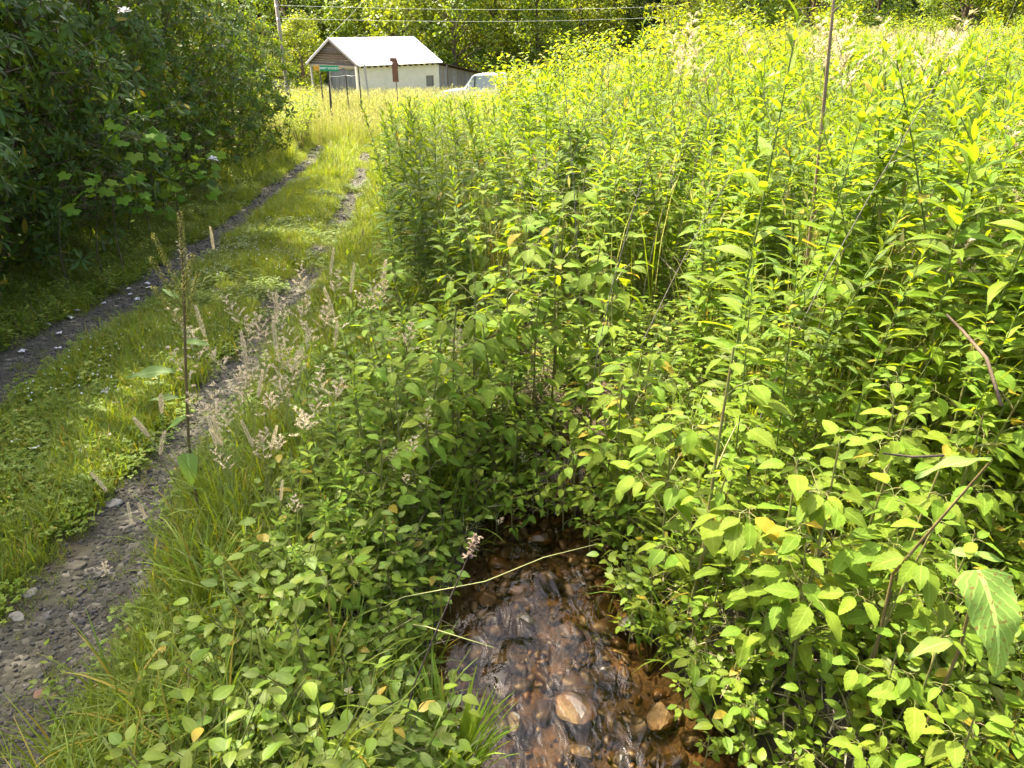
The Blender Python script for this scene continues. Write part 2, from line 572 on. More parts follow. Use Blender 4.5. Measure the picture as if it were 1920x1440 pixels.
def ground_mat():
    m, t, out = new_mat('earth')
    at = lambda k: N(t, 'Attribute', attribute_name=k).outputs['Fac']
    tc = N(t, 'TexCoord')

    def noise(s, d=6, rgh=0.65):
        n = N(t, 'TexNoise')
        n.inputs['Scale'].default_value = s
        n.inputs['Detail'].default_value = d
        n.inputs['Roughness'].default_value = rgh
        L_(t, tc.outputs['Object'], n.inputs['Vector'])
        return n.outputs[0]
    vo = N(t, 'TexVoronoi')
    vo.inputs['Scale'].default_value = 34
    L_(t, tc.outputs['Object'], vo.inputs['Vector'])
    sv = N(t, 'SeparateXYZ')
    L_(t, vo.outputs['Color'], sv.inputs[0])
    soil = ramp(t, noise(5), [(0.3, (0.034, 0.025, 0.012)), (0.55, (0.055, 0.044, 0.019)), (0.75, (0.055, 0.062, 0.018))])
    grit = ramp(t, sv.outputs[0], [(0.0, (0.025, 0.022, 0.014)), (0.6, (0.047, 0.042, 0.028)), (0.93, (0.10, 0.09, 0.064)), (1.0, (0.19, 0.172, 0.128))])
    grit = mixc(t, ramp(t, noise(3.0), [(0.4, (0, 0, 0)), (0.62, (0.85, 0.85, 0.85))]), grit, (0.030, 0.029, 0.011))
    col = mixc(t, at('rut'), soil, grit)
    field = ramp(t, noise(0.6), [(0.35, (0.07, 0.085, 0.025)), (0.65, (0.13, 0.12, 0.05))])
    col = mixc(t, at('field'), col, field)
    col = mixc(t, at('wood'), col, (0.035, 0.042, 0.016))
    bed = ramp(t, noise(14), [(0.3, (0.012, 0.009, 0.004)), (0.5, (0.042, 0.027, 0.011)), (0.72, (0.12, 0.072, 0.027))])
    col = mixc(t, at('bed'), col, bed)
    p = N(t, 'BsdfPrincipled')
    L_(t, col, p.inputs['Base Color'])
    p.inputs['Roughness'].default_value = 0.9
    b = N(t, 'Bump')
    b.inputs['Strength'].default_value = 0.8
    b.inputs['Distance'].default_value = 0.02
    hgt = math_(t, 'ADD', math_(t, 'MULTIPLY', noise(45), 0.6), math_(t, 'MULTIPLY', vo.outputs['Distance'], -0.8))
    L_(t, hgt, b.inputs['Height'])
    L_(t, b.outputs[0], p.inputs['Normal'])
    L_(t, p.outputs[0], out.inputs[0])
    return m


def water_mat():
    m, t, out = new_mat('water')
    tc = N(t, 'TexCoord')
    mp = N(t, 'Mapping')
    mp.inputs['Scale'].default_value = (1.25, 0.7, 1.0)
    mp.inputs['Rotation'].default_value = (0, 0, 0.25)
    L_(t, tc.outputs['Object'], mp.inputs[0])
    n1 = N(t, 'TexNoise')
    n1.inputs['Scale'].default_value = 10
    n1.inputs['Detail'].default_value = 3
    n1.inputs['Distortion'].default_value = 0.6
    L_(t, mp.outputs[0], n1.inputs['Vector'])
    b = N(t, 'Bump')
    b.inputs['Strength'].default_value = 0.8
    b.inputs['Distance'].default_value = 0.017
    L_(t, n1.outputs[0], b.inputs['Height'])
    fr = N(t, 'Fresnel')
    fr.inputs[0].default_value = 1.33
    L_(t, b.outputs[0], fr.inputs['Normal'])
    tr = N(t, 'BsdfTransparent')
    tr.inputs[0].default_value = (0.82, 0.69, 0.48, 1)
    gl = N(t, 'BsdfGlossy')
    gl.inputs['Roughness'].default_value = 0.03
    L_(t, b.outputs[0], gl.inputs['Normal'])
    mx = N(t, 'MixShader')
    L_(t, math_(t, 'MULTIPLY', fr.outputs[0], 0.85, None, True), mx.inputs[0])
    L_(t, tr.outputs[0], mx.inputs[1])
    L_(t, gl.outputs[0], mx.inputs[2])
    L_(t, mx.outputs[0], out.inputs[0])
    return m


def streamrock_mat():
    m, t, out = new_mat('stream_stone')
    tc, oi = N(t, 'TexCoord'), N(t, 'ObjectInfo')
    n = N(t, 'TexNoise')
    n.inputs['Scale'].default_value = 14
    n.inputs['Detail'].default_value = 7
    ad = N(t, 'VectorMath', operation='ADD')
    L_(t, tc.outputs['Object'], ad.inputs[0])
    L_(t, oi.outputs['Location'], ad.inputs[1])
    L_(t, ad.outputs[0], n.inputs['Vector'])
    a = ramp(t, n.outputs[0], [(0.3, (0.012, 0.008, 0.004)), (0.5, (0.042, 0.023, 0.008)), (0.7, (0.13, 0.062, 0.016))])
    c = ramp(t, n.outputs[0], [(0.3, (0.009, 0.0075, 0.004)), (0.5, (0.023, 0.019, 0.010)), (0.7, (0.055, 0.045, 0.023))])
    col = mixc(t, oi.outputs['Random'], a, c)
    p = N(t, 'BsdfPrincipled')
    L_(t, col, p.inputs['Base Color'])
    p.inputs['Roughness'].default_value = 0.42
    b = N(t, 'Bump')
    b.inputs['Strength'].default_value = 1.0
    b.inputs['Distance'].default_value = 0.01
    L_(t, n.outputs[0], b.inputs['Height'])
    L_(t, b.outputs[0], p.inputs['Normal'])
    L_(t, p.outputs[0], out.inputs[0])
    return m


M_GROUND, M_WATER, M_SROCK = ground_mat(), water_mat(), streamrock_mat()

# ------------------------------------------------------------------ ground sheet and water
def spaced(parts):
    out = [np.arange(a, b, s) for a, b, s in parts]
    return np.concatenate(out + [[parts[-1][1]]])


gx = spaced([(-150, -30, 8), (-30, -10, 1.0), (-10, -5.2, 0.2), (-5.2, 1.8, 0.04), (1.8, 6, 0.2), (6, 30, 1.0), (30, 150, 8)])
gy = spaced([(-12, 0.6, 0.4), (0.6, 8, 0.04), (8, 16, 0.1), (16, 34, 0.4), (34, 80, 2), (80, 300, 8)])
X, Y = np.meshgrid(gx, gy)
Z = ground(X, Y)
nx, ny = len(gx), len(gy)
ii = (np.arange(ny - 1)[:, None] * nx + np.arange(nx - 1)[None, :]).ravel()
gf = np.vstack([np.column_stack([ii, ii + 1, ii + nx + 1]), np.column_stack([ii, ii + nx + 1, ii + nx])])
xf_, yf_ = X.ravel(), Y.ravel()
jit = 0.16 * vnoise(xf_, yf_, 0.35, 3) + 0.10 * vnoise(xf_, yf_, 0.1, 4)


def rutness(x, y, j=0):
    w1, w2 = 0.27 + 0.20 * sstep(9, 4, y), 0.24 + 0.18 * sstep(3.6, 2, y)
    a = sstep(w1, w1 * .55, np.abs(x - rut_left(y)) + j)
    b = sstep(w2, w2 * .5, np.abs(x - rut_right(y)) + j)
    b = b * (1 - .75 * sstep(4.5, 6.5, y) * sstep(-.05, .2, vnoise(x, y, .7, 77)))
    return np.maximum(a, b) * np.clip((36 - y) / 6, 0, 1)


g = Geo(np.column_stack([xf_, yf_, Z.ravel()]), gf)
me = mesh('ground', g, M_GROUND, True, dict(rut=rutness(xf_, yf_, jit), bed=sstep(0.12, -0.02, stream_off(xf_, yf_)) * (yf_ < 4.8), field=sstep(16, 26, yf_) * sstep(80, 72, yf_), wood=sstep(70, 78, yf_)))
tag(obj('ground', me), kind='structure')

wy = np.arange(-3.5, 4.4, 0.05)
wv, wf = [], []
K = 22
for y in wy:
    c, hw = np.interp(y, STREAM_Y, STREAM_X), np.interp(y, STREAM_Y, STREAM_W) + 0.10
    for k in range(K + 1):
        x = c + hw * (2 * k / K - 1)
        wv.append((x, y, float(water_z(y)) + 0.022 * vnoise(x, y, 0.14, 31) + 0.010 * vnoise(x, y * .6, 0.06, 33)))
for i in range(len(wy) - 1):
    for k in range(K):
        a = i * (K + 1) + k
        wf += [(a, a + 1, a + K + 2), (a, a + K + 2, a + K + 1)]
tag(obj('stream_water', mesh('stream_water', Geo(wv, wf), M_WATER)), kind='structure')


# ------------------------------------------------------------------ scatter by geometry nodes (uncountable growth only)
def src(name, g, mats):
    """a mesh that only the scatters below read; never placed in the scene itself"""
    return bpy.data.objects.new(name, mesh(name, g, mats))


def scatter(name, pts, rot, scl, sources, label=None, cat=None, parent=None, kind='stuff'):
    pts = np.asarray(pts, float).reshape(-1, 3)
    n = len(pts)
    if n == 0:
        return None
    me = bpy.data.meshes.new(name)
    me.vertices.add(n)
    me.vertices.foreach_set('co', pts.astype(np.float32).ravel())
    a = me.attributes.new('rot', 'FLOAT_VECTOR', 'POINT')
    a.data.foreach_set('vector', np.asarray(rot, np.float32).ravel())
    a = me.attributes.new('scl', 'FLOAT', 'POINT')
    a.data.foreach_set('value', np.asarray(scl, np.float32) + np.zeros(n, np.float32))
    a = me.attributes.new('pick', 'INT', 'POINT')
    a.data.foreach_set('value', rng.integers(0, len(sources), n).astype(np.int32))
    ng = bpy.data.node_groups.new(name + '_growth', 'GeometryNodeTree')
    ng.interface.new_socket('Geometry', in_out='INPUT', socket_type='NodeSocketGeometry')
    ng.interface.new_socket('Geometry', in_out='OUTPUT', socket_type='NodeSocketGeometry')
    nn, lk = ng.nodes, ng.links
    gi, go = nn.new('NodeGroupInput'), nn.new('NodeGroupOutput')
    jn = nn.new('GeometryNodeJoinGeometry')
    for s in sources:
        oi = nn.new('GeometryNodeObjectInfo')
        oi.inputs['Object'].default_value = s
        ti = nn.new('GeometryNodeGeometryToInstance')
        lk.new(oi.outputs['Geometry'], ti.inputs[0])
        lk.new(ti.outputs[0], jn.inputs[0])
    ip = nn.new('GeometryNodeInstanceOnPoints')
    ip.inputs['Pick Instance'].default_value = True

    def attr(k, typ):
        q = nn.new('GeometryNodeInputNamedAttribute')
        q.data_type = typ
        q.inputs['Name'].default_value = k
        return q.outputs['Attribute']
    er = nn.new('FunctionNodeEulerToRotation')
    lk.new(attr('rot', 'FLOAT_VECTOR'), er.inputs[0])
    lk.new(gi.outputs[0], ip.inputs['Points'])
    lk.new(jn.outputs[0], ip.inputs['Instance'])
    lk.new(attr('pick', 'INT'), ip.inputs['Instance Index'])
    lk.new(er.outputs[0], ip.inputs['Rotation'])
    lk.new(attr('scl', 'FLOAT'), ip.inputs['Scale'])
    lk.new(ip.outputs[0], go.inputs[0])
    o = obj(name, me, parent)
    md = o.modifiers.new('growth', 'NODES')
    md.node_group = ng
    return tag(o, label, cat, None, kind)


def yaw(n, tilt=0.15):
    return np.column_stack([U(-tilt, tilt, n), U(-tilt, tilt, n), U(0, 2 * PI, n)])


# ------------------------------------------------------------------ what must stay visible (photo pixels), used to thin the growth in front of it
def inside(px, py, poly):
    px, py = np.asarray(px), np.asarray(py)
    r = np.zeros(px.shape, bool)
    n = len(poly)
    for i in range(n):
        (x1, y1), (x2, y2) = poly[i], poly[(i + 1) % n]
        c = ((y1 > py) != (y2 > py)) & (px < (x2 - x1) * (py - y1) / (y2 - y1 + 1e-9) + x1)
        r ^= c
    return r


W_STREAM = [(930, 975), (1115, 975), (1120, 1050), (1090, 1110), (1170, 1200), (1260, 1245), (1300, 1450), (930, 1450), (850, 1300), (820, 1180), (870, 1080)]
W_TRACK = [(-50, 640), (240, 440), (560, 250), (690, 200), (700, 400), (640, 500), (560, 600), (430, 760), (320, 900), (240, 1080), (130, 1250), (-50, 1450)]
W_HOUSE = [(555, 30), (950, 30), (950, 172), (720, 185), (690, 260), (560, 260)]
W_LIT = [(1580, 590), (1900, 500), (1940, 1000), (1600, 1000)]
PROFX = [560, 690, 705, 730, 800, 950, 1030, 1150, 1300, 1500, 1620, 1720, 1920]
PROFY = [330, 300, 185, 172, 172, 172, 120, 90, 50, 25, 25, 50, 25]


def keeps_clear(x, y, z, h, rad, wins):
    x, y, z, h = (np.asarray(q, float) for q in (x, y, z, h))
    bad = np.zeros(x.shape, bool)
    for k in (0.25, 0.55, 0.8, 1.0):
        for s in (-1, 0, 1):
            px, py, _ = project(x + s * rad * (1.15 - .6 * k), y, z + h * k)
            for wnd in wins:
                bad |= inside(px, py, wnd)
    return ~bad


def in_view(x, y, z, m=420):
    px, py, zc = project(x, y, z)
    return (px > -m) & (px < 1920 + m) & (py > -m) & (py < 1440 + 2 * m) & (np.asarray(y) > 0.2)


def cull(x, y, h):
    """stands in the frame (top or foot)"""
    z = ground(x, y)
    return in_view(x, y, z) | in_view(x, y, z + h) | in_view(x, y, z + h * .5)


# ------------------------------------------------------------------ plant generators: (stem geometry, [(leaf kind, matrix)])
def leaf_set(kinds, name, mat):
    return dict(geo=kinds, me=[mesh(name, k, mat) for k in kinds])


LS = dict(
    jewel=leaf_set([leaf(1, .49 + .07 * U(-1, 1), 14, ovate, U(.05, .3), U(.3, 1.0), 0.065, 0.015) for _ in range(6)], 'leaf', M_JEWEL),
    narrow=leaf_set([leaf(1, U(.21, .30), 6, lance, U(.15, .45), U(.2, 1.2), 0, 0.012, U(0, .3)) for _ in range(6)], 'leaf', M_NARROW),
    maple=leaf_set([maple_leaf(1) for _ in range(2)], 'leaf', M_MAPLE),
    olive=leaf_set([leaf(1, U(.19, .26), 6, lance, U(.2, .5), U(.2, 1.1), 0, 0.01, U(0, .3)) for _ in range(6)], 'leaf', M_OLIVE),
    low=leaf_set([leaf(1, U(.5, .62), 6, ovate, U(.05, .3), U(.2, .7)) for _ in range(4)], 'leaf', M_CLOVER),
    shrub=leaf_set([leaf(1, U(.4, .5), 4, ovate, U(.1, .4), U(.2, .8)) for _ in range(4)], 'leaf', M_SHRUB),
)


def joined(plant, kind, stem_first=True):
    st, lv = plant
    ks = LS[kind]['geo']
    gs = [st] if st is not None else []
    for i, (k, M) in enumerate(lv):
        gs.append(ks[k % len(ks)].xf(M, rnd=(i * 0.618) % 1.0, mat=1))
    return join(gs)


def wander(h, lean=0.08, n=6, az=None):
    az = U(0, 2 * PI) if az is None else az
    t = np.linspace(0, 1, n)
    amp = lean * h
    return np.column_stack([np.cos(az) * amp * t ** 1.6 + np.cumsum(U(-1, 1, n)) * .006 * h, np.sin(az) * amp * t ** 1.6 + np.cumsum(U(-1, 1, n)) * .006 * h, t * h]) * [1, 1, 1] - [0, 0, 0]


def along(pts, t):
    t = np.clip(t, 0, 1) * (len(pts) - 1)
    i = min(int(t), len(pts) - 2)
    return pts[i] * (1 - (t - i)) + pts[i + 1] * (t - i)


def jewelweed(h, big=1.0, nb=7):
    pts = wander(h, U(.02, .14))
    pts[0] = (0, 0, -.05)
    r0 = 0.0075 * h ** .5
    stem = [tube(pts, np.linspace(r0, r0 * .45, len(pts)), 6)]
    lv = []
    az = U(0, 6)

    def put(p, a, el, s):
        d = pol(a, el)
        q = p + d * s * .45
        stem.append(tube([p, p + d * s * .25 + [0, 0, .1 * s], q], .0012, 3))
        lv.append((int(rng.integers(0, 6)), frame(q, pol(a, el - U(.1, .6)), (0, 0, 1), s, U(-.35, .35))))
    for b in range(nb):
        t = 0.30 + 0.62 * (b + U(0, .6)) / nb
        p = along(pts, t)
        az += GOLD
        bl = U(.10, .24) * (1.15 - t) / .6 * min(h, 1.2)
        d = pol(az, U(.45, .85))
        e = p + d * bl
        stem.append(tube([p, (p + e) / 2 + [0, 0, .01], e], [.0032, .0025, .0018], 4))
        s0 = big * U(.065, .095) * (0.65 + .5 * (1 - abs(t - .6)))
        put(p, az + U(-.3, .3), U(-.1, .25), s0 * 1.15)
        k = int(rng.integers(3, 5))
        for j in range(k):
            put(e, az + (j - (k - 1) / 2) * U(.9, 1.3), U(-.1, .4), s0 * U(.65, 1.05))
        put((p + e) / 2, az + U(-1.2, 1.2), U(0, .3), s0 * .8)
    for j in range(5):
        put(pts[-1] - [0, 0, .012 * j], az + j * 1.3, U(.05, .6), big * U(.045, .085) * (1 if j > 1 else .6))
    return join(stem), lv


def narrowweed(h, nl=42, ls=0.105, bare=0.18, branch=0, lean=None):
    pts = wander(h, U(.02, .12) if lean is None else lean, 7)
    pts[0] = (0, 0, -.05)
    stem = [tube(pts, np.linspace(.0052, .002, 7) * (h / 1.4) ** .5, 5)]
    lv = []

    def run(P, n, t0, l):
        a = U(0, 6)
        for i in range(n):
            t = t0 + (1 - t0) * (i / (n - 1)) ** .85
            p = along(P, t)
            a += GOLD + U(-.2, .2)
            up = 0.15 + 1.0 * max(0, (t - .55) / .45) ** 2 + U(-.2, .2)
            s = l * U(.8, 1.15) * (0.62 + .5 * math.sin(PI * min(1, t * 1.05 + .02))) * (1 - .35 * max(0, t - .85) / .15)
            lv.append((int(rng.integers(0, 6)), frame(p, pol(a, up), (0, 0, 1), s, U(-.4, .4))))
    run(pts, nl, bare, ls)
    for b in range(branch):
        t = U(.3, .85)
        p = along(pts, t)
        az = U(0, 6)
        ln = U(.25, .55) * h * (1.2 - t)
        q = np.array([p, p + pol(az, .7, ln * .5), p + pol(az, 1.0, ln)])
        stem.append(tube(q, [.003, .0025, .0015], 4))
        run(q, 15, .15, ls * U(.55, .85))
    return join(stem), lv


def lowherb(h, n=12, ls=0.05, trif=True):
    """small seedling: few stems, rounded leaves"""
    stem, lv = [], []
    for k in range(int(rng.integers(2, 5))):
        az = U(0, 6)
        hh = h * U(.6, 1)
        P = np.array([[0, 0, -.03], [math.cos(az) * .12 * hh, math.sin(az) * .12 * hh, hh * .5], [math.cos(az) * .4 * hh, math.sin(az) * .4 * hh, hh]])
        stem.append(tube(P, [.0025, .002, .0014], 4))
        for i in range(n // 3 + 2):
            t = .4 + .6 * i / (n // 3 + 1)
            a = az + i * GOLD
            p = along(P, t)
            s = ls * U(.7, 1.15)
            lv.append((int(rng.integers(0, 4)), frame(p + pol(a, .3, s * .3), pol(a, U(-.1, .35)), (0, 0, 1), s, U(-.3, .3))))
    return join(stem), lv


def seedgrass(h, kind=0):
    """stalk with a tan head: (stalk+blades, head)"""
    az = U(0, 6)
    P = wander(h, U(.12, .38), 6, az)
    P[0] = (0, 0, -.03)
    body = [tube(P, np.linspace(.0022, .0011, 6), 4, 0)]
    for k in range(3):
        t = U(.1, .55)
        p = along(P, t)
        body.append(blade(U(.18, .34), U(.006, .010), U(.25, .6), U(0, 6), U(.5, 1.4), 5, U(0, 1), p, 1))
    hd = []
    top = P[-1]
    d = unit(P[-1] - P[-2])
    if kind == 0:                                   # dense spike
        Lh = U(.12, .20)
        for i in range(130):
            t = (i + U(0, 1)) / 130
            a = i * GOLD
            r = .0075 * (math.sin(PI * min(1, t * .9 + .08)) ** .6)
            p = top - d * Lh * (1 - t) + pol(a, .2, r)
            hd.append(leaf(U(.013, .020), .0055, 2, ovate, .3, .2, rnd=U(0, 1)).xf(frame(p, unit(d + pol(a, .1, U(.3, .9))))))
    else:                                           # open, feathery panicle
        Lh = U(.18, .26)
        for b in range(13):
            t = b / 13
            p = top - d * Lh * (1 - t)
            a = b * GOLD
            bl = (.075 * (1 - t) + .014) * U(.6, 1.1)
            e = p + pol(a, U(.3, .9), bl)
            hd.append(tube([p, e], [.0008, .0005], 3))
            for i in range(int(10 + 14 * (1 - t))):
                q = p + (e - p) * U(.25, 1.05)
                hd.append(leaf(U(.012, .018), .006, 2, ovate, .3, .2, rnd=U(0, 1)).xf(frame(q + U(-.003, .003, 3), unit(e - p + pol(U(0, 6), U(-.6, .9), bl * .8)))))
    return join(body), join(hd)


def tuft(n, L, W, spread, lean=.35, bend=1.0, seg=4, mats=0):
    gs = []
    for i in range(n):
        r, a = spread * math.sqrt(U(0, 1)), U(0, 6.28)
        gs.append(blade(L * U(.5, 1.1), W * U(.7, 1.2), lean * U(.1, 1.3), U(0, 6.28), bend * U(.3, 1.4), seg, U(0, 1), (r * math.cos(a), r * math.sin(a), -.01), mats))
    return join(gs)


def rosette(n, L, mat=0):
    """rhododendron whorl: long leathery leaves round a twig end, local +Z along the twig"""
    gs = [tube([(0, 0, -.16), (0.006, 0, -.06), (0, 0, .01)], [.004, .0035, .003], 4, 1)]
    for i in range(n):
        a = i * 2 * PI / n + U(-.25, .25)
        el = U(-.55, .6)
        s = L * U(.75, 1.15)
        gs.append(leaf(s, s * U(.27, .34), 5, oblong, U(.05, .3), U(.1, .7), rnd=U(0, 1)).xf(frame(pol(a, el, .012) + [0, 0, U(-.03, .02)], pol(a, el), (0, 0, 1), 1, U(-.3, .3))))
    for i in range(3):
        a = U(0, 6)
        gs.append(leaf(L * .55, L * .14, 4, oblong, .3, .2, rnd=U(0, 1)).xf(frame((0, 0, 0), pol(a, 1.05))))
    return join(gs)


def stone(r, flat=.6, seed=None, sub=2):
    import bmesh
    bm = bmesh.new()
    bmesh.ops.create_icosphere(bm, subdivisions=sub, radius=1)
    v = np.array([q.co[:] for q in bm.verts])
    f = np.array([[q.index for q in p.verts] for p in bm.faces])
    bm.free()
    for k in range(9):                              # chop by planes: an angular broken stone
        nrm = unit(rng.normal(size=3))
        dd = U(.45, .8)
        ov = np.maximum(0, v @ nrm - dd)
        v = v - ov[:, None] * nrm * .92
    v = v * (1 + .14 * rng.normal(size=(1, 3)))
    v = v + .10 * np.column_stack([vnoise(v[:, 1] + 7 * r, v[:, 2], .5, k_) for k_ in (int(r * 9999) % 97, 3, 5)]) + .012 * rng.normal(size=v.shape)
    return Geo(v * [r, r * U(.7, 1), r * flat], f)


def place_near(plant, kind, name, loc, label, cat, group, rz, sc, stem_me, parts=True):
    """empty at the foot > stem, leaves one by one"""
    t = thing(name, loc, label, cat, group, rz, sc)
    obj('stem', stem_me, t)
    for k, M in plant[1]:
        obj('leaf', LS[kind]['me'][k % len(LS[kind]['me'])], t, M)
    return t


def place_far(pair, name, loc, label, cat, group, rz, sc):
    t = thing(name, loc, label, cat, group, rz, sc)
    obj('stem', pair[0], t)
    tag(obj('foliage', pair[1], t), kind='stuff')
    return t


exec_time = {}

# ------------------------------------------------------------------ house, signs, posts, truck, wires
M_ROOF = plain('white_metal_roof', (0.80, 0.80, 0.82), 0.45, 0.03, 3, (0.72, 0.72, 0.75), 0)
M_PLASTER = plain('cream_wall', (0.82, 0.74, 0.55), 0.85, 0.06, 2.2, (0.72, 0.64, 0.46), 0.1)
M_BOARD = plain('weathered_board', (0.10, 0.072, 0.05), 0.85, 0.3, 6, (0.04, 0.028, 0.02), 0.4, stretch=(.6, .6, 6), objvar=.35)
M_GREYBOARD = plain('grey_board', (0.34, 0.30, 0.24), 0.85, 0.3, 6, (0.18, 0.155, 0.12), 0.4, stretch=(6, 6, .6), objvar=.25)
M_TARP = plain('dark_plastic_sheet', (0.13, 0.14, 0.14), 0.35, 0.3, 4, (0.05, 0.055, 0.055), 0.5, stretch=(3, 3, .5), dist=.05)
M_POSTP = plain('pale_post', (0.55, 0.50, 0.42), 0.8, 0.15, 8, None, 0.2)
M_DARKPOST = plain('dark_metal_post', (0.09, 0.075, 0.06), 0.6, 0.3, 12, (0.05, 0.04, 0.035), 0)
M_RUST = plain('rusty_metal', (0.26, 0.12, 0.065), 0.75, 0.3, 12, (0.15, 0.065, 0.04), 0.2)
M_GREEN = plain('green_sign', (0.03, 0.30, 0.13), 0.4, 0.08, 5, None, 0)
M_ORANGE = plain('orange_plate', (0.72, 0.36, 0.04), 0.5, 0.08, 5, None, 0)
M_WHITE = plain('white_lettering', (0.85, 0.88, 0.84), 0.5, 0.02, 5, None, 0)
M_CAR = plain('white_car_paint', (0.82, 0.82, 0.84), 0.25, 0.02, 3, None, 0, spec=.5)
M_GLASS = plain('car_glass', (0.32, 0.36, 0.40), 0.08, 0.05, 2, None, 0, spec=.8)
M_TYRE = plain('tyre', (0.03, 0.03, 0.03), 0.85, 0.1, 20, None, 0)
M_RIM = plain('wheel_rim', (0.55, 0.55, 0.55), 0.35, 0.1, 8, None, 0, metal=.7)
M_TRIM = plain('black_trim', (0.035, 0.035, 0.035), 0.5, 0.1, 8, None, 0)
M_LAMP = plain('lamp_lens', (0.7, 0.7, 0.66), 0.15, 0.05, 8, None, 0)
M_PANE = plain('window_pane', (0.20, 0.20, 0.18), 0.12, 0.1, 3, None, 0, spec=.6)
M_WIRE = plain('power_wire', (0.55, 0.56, 0.52), 0.5, 0.05, 5, None, 0)
M_POLE = plain('utility_pole', (0.26, 0.22, 0.17), 0.85, 0.2, 4, (0.16, 0.135, 0.10), 0.3, stretch=(4, 4, .3))

# local house axes: x along the long wall (away from us), y along the gable (to the left), origin at the near foot corner
HA = math.radians(42)
hu, hw_ = np.array([math.sin(HA), math.cos(HA), 0]), np.array([-math.cos(HA), math.sin(HA), 0])
A0 = at_y(673, 125, 55.0)
HL, HW = 8.08, 6.62
z_eave, z_ridge = -0.43, 1.34
zg = -2.95
eh, rh = z_eave - zg, z_ridge - zg
HM = np.eye(4)
HM[:3, 0], HM[:3, 1], HM[:3, 3] = hu, hw_, (A0[0], A0[1], zg)
house = thing('house', (0, 0, 0), 'low cream walled house with a white metal gable roof beyond the track', 'house')
house.matrix_basis = Matrix(HM.tolist())
IN = 0.32                                            # overhang of the eaves

def hp(name, g, m, parent=house, smooth=False):
    return obj(name, mesh(name, g, m, smooth), parent)

PX = 2.3                                             # depth of the open porch under the gable
# right long wall with a window opening, back wall, left wall, porch back wall
wx0, wx1, wz0, wz1 = 6.55, 7.35, 0.85, 1.65
T = 0.2
wall = [box(((PX + wx0) / 2 - 1.15 + .0, IN + T / 2, eh / 2), (wx0 - PX + 2.3, T, eh - .02)),
        box(((wx0 + wx1) / 2, IN + T / 2, wz0 / 2), (wx1 - wx0, T, wz0)), box(((wx0 + wx1) / 2, IN + T / 2, (wz1 + eh) / 2 - .01), (wx1 - wx0, T, eh - wz1 - .02)),
        box(((wx1 + HL - .15) / 2, IN + T / 2, eh / 2), (HL - .15 - wx1, T, eh - .02))]
hp('side_wall', join(wall), M_PLASTER)
hp('far_wall', join([box((HL - .25, HW / 2, eh / 2), (T, HW - 2 * IN - 2 * T - .01, eh - .02)), box((HL / 2 + 1.1, HW - IN - T / 2, eh / 2), (HL - 2.5, T, eh - .02))]), M_PLASTER)
hp('porch_wall', box((PX + .1, HW / 2 + .8, eh / 2), (T, HW - 2 * IN - 2 * T - 1.7, eh - .02)), M_PLASTER)
wf_ = hp('window', join([box(((wx0 + wx1) / 2, IN + .07, wz1 - .03), (wx1 - wx0, .08, .06)), box(((wx0 + wx1) / 2, IN + .07, wz0 + .03), (wx1 - wx0, .08, .06)),
                         box((wx0 + .03, IN + .07, (wz0 + wz1) / 2), (.06, .08, wz1 - wz0 - .12)), box((wx1 - .03, IN + .07, (wz0 + wz1) / 2), (.06, .08, wz1 - wz0 - .12))]), M_GREYBOARD)
hp('pane', box(((wx0 + wx1) / 2, IN + .08, (wz0 + wz1) / 2), (wx1 - wx0 - .13, .02, wz1 - wz0 - .13)), M_PANE, wf_)
# roof: two sheets with thickness, standing seams
def slope(sgn):
    """one roof slope as local frame: along x, up the slope"""
    run, risev = HW / 2, rh - eh
    ln = math.hypot(run, risev)
    d = np.array([0, sgn * run / ln, risev / ln])
    n = np.array([0, -sgn * risev / ln, run / ln])
    base = np.array([0, 0 if sgn > 0 else HW, eh])
    M = np.eye(4)
    M[:3, 0], M[:3, 1], M[:3, 2], M[:3, 3] = (1, 0, 0), d, n, base
    return M, ln
for sgn in (1, -1):
    M, ln = slope(sgn)
    r_ = hp('roof', box((HL / 2, ln / 2, .03), (HL, ln, .05)).xf(M), M_ROOF)
    for k in range(14):
        hp('seam', box((.03 + k * (HL - .06) / 13, ln / 2, .068), (.03, ln - .02, .025)).xf(M), M_ROOF, r_)
    hp('bargeboard', box((-.02, ln / 2, -.07), (.04, ln - .03, .14)).xf(M), M_GREYBOARD)
for k in range(14):
    hp('rafter_end', box((.45 + k * .56, .16, eh - .07), (.07, .30, .10)), M_BOARD)
# gable end: horizontal weathered boards over the open porch
z0 = eh + .02
nb = 10
for k in range(nb):
    za, zb = z0 + (rh - z0 - .10) * k / nb, z0 + (rh - z0 - .10) * (k + 1) / nb - .012
    ya, yb = (HW / 2) * (za - eh) / (rh - eh) + .06, (HW / 2) * (zb - eh) / (rh - eh) + .06
    poly = [(ya, za), (HW - ya, za), (HW - yb, zb), (yb, zb)]
    R = np.eye(4)
    R[:3, 0], R[:3, 1], R[:3, 2], R[:3, 3] = (0, 1, 0), (-1, 0, 0), (0, 0, 1), (.12 + .006 * (k % 2), 0, 0)
    hp('gable_board', prism(poly, .03, R), M_BOARD)
hp('porch_beam', box((.14, HW / 2, eh - .08), (.12, HW - .7, .18)), M_GREYBOARD)
for yy in (HW - .45, HW / 2 + .55):
    hp('porch_post', box((.14, yy, (eh - .18) / 2), (.13, .13, eh - .18)), M_POSTP)
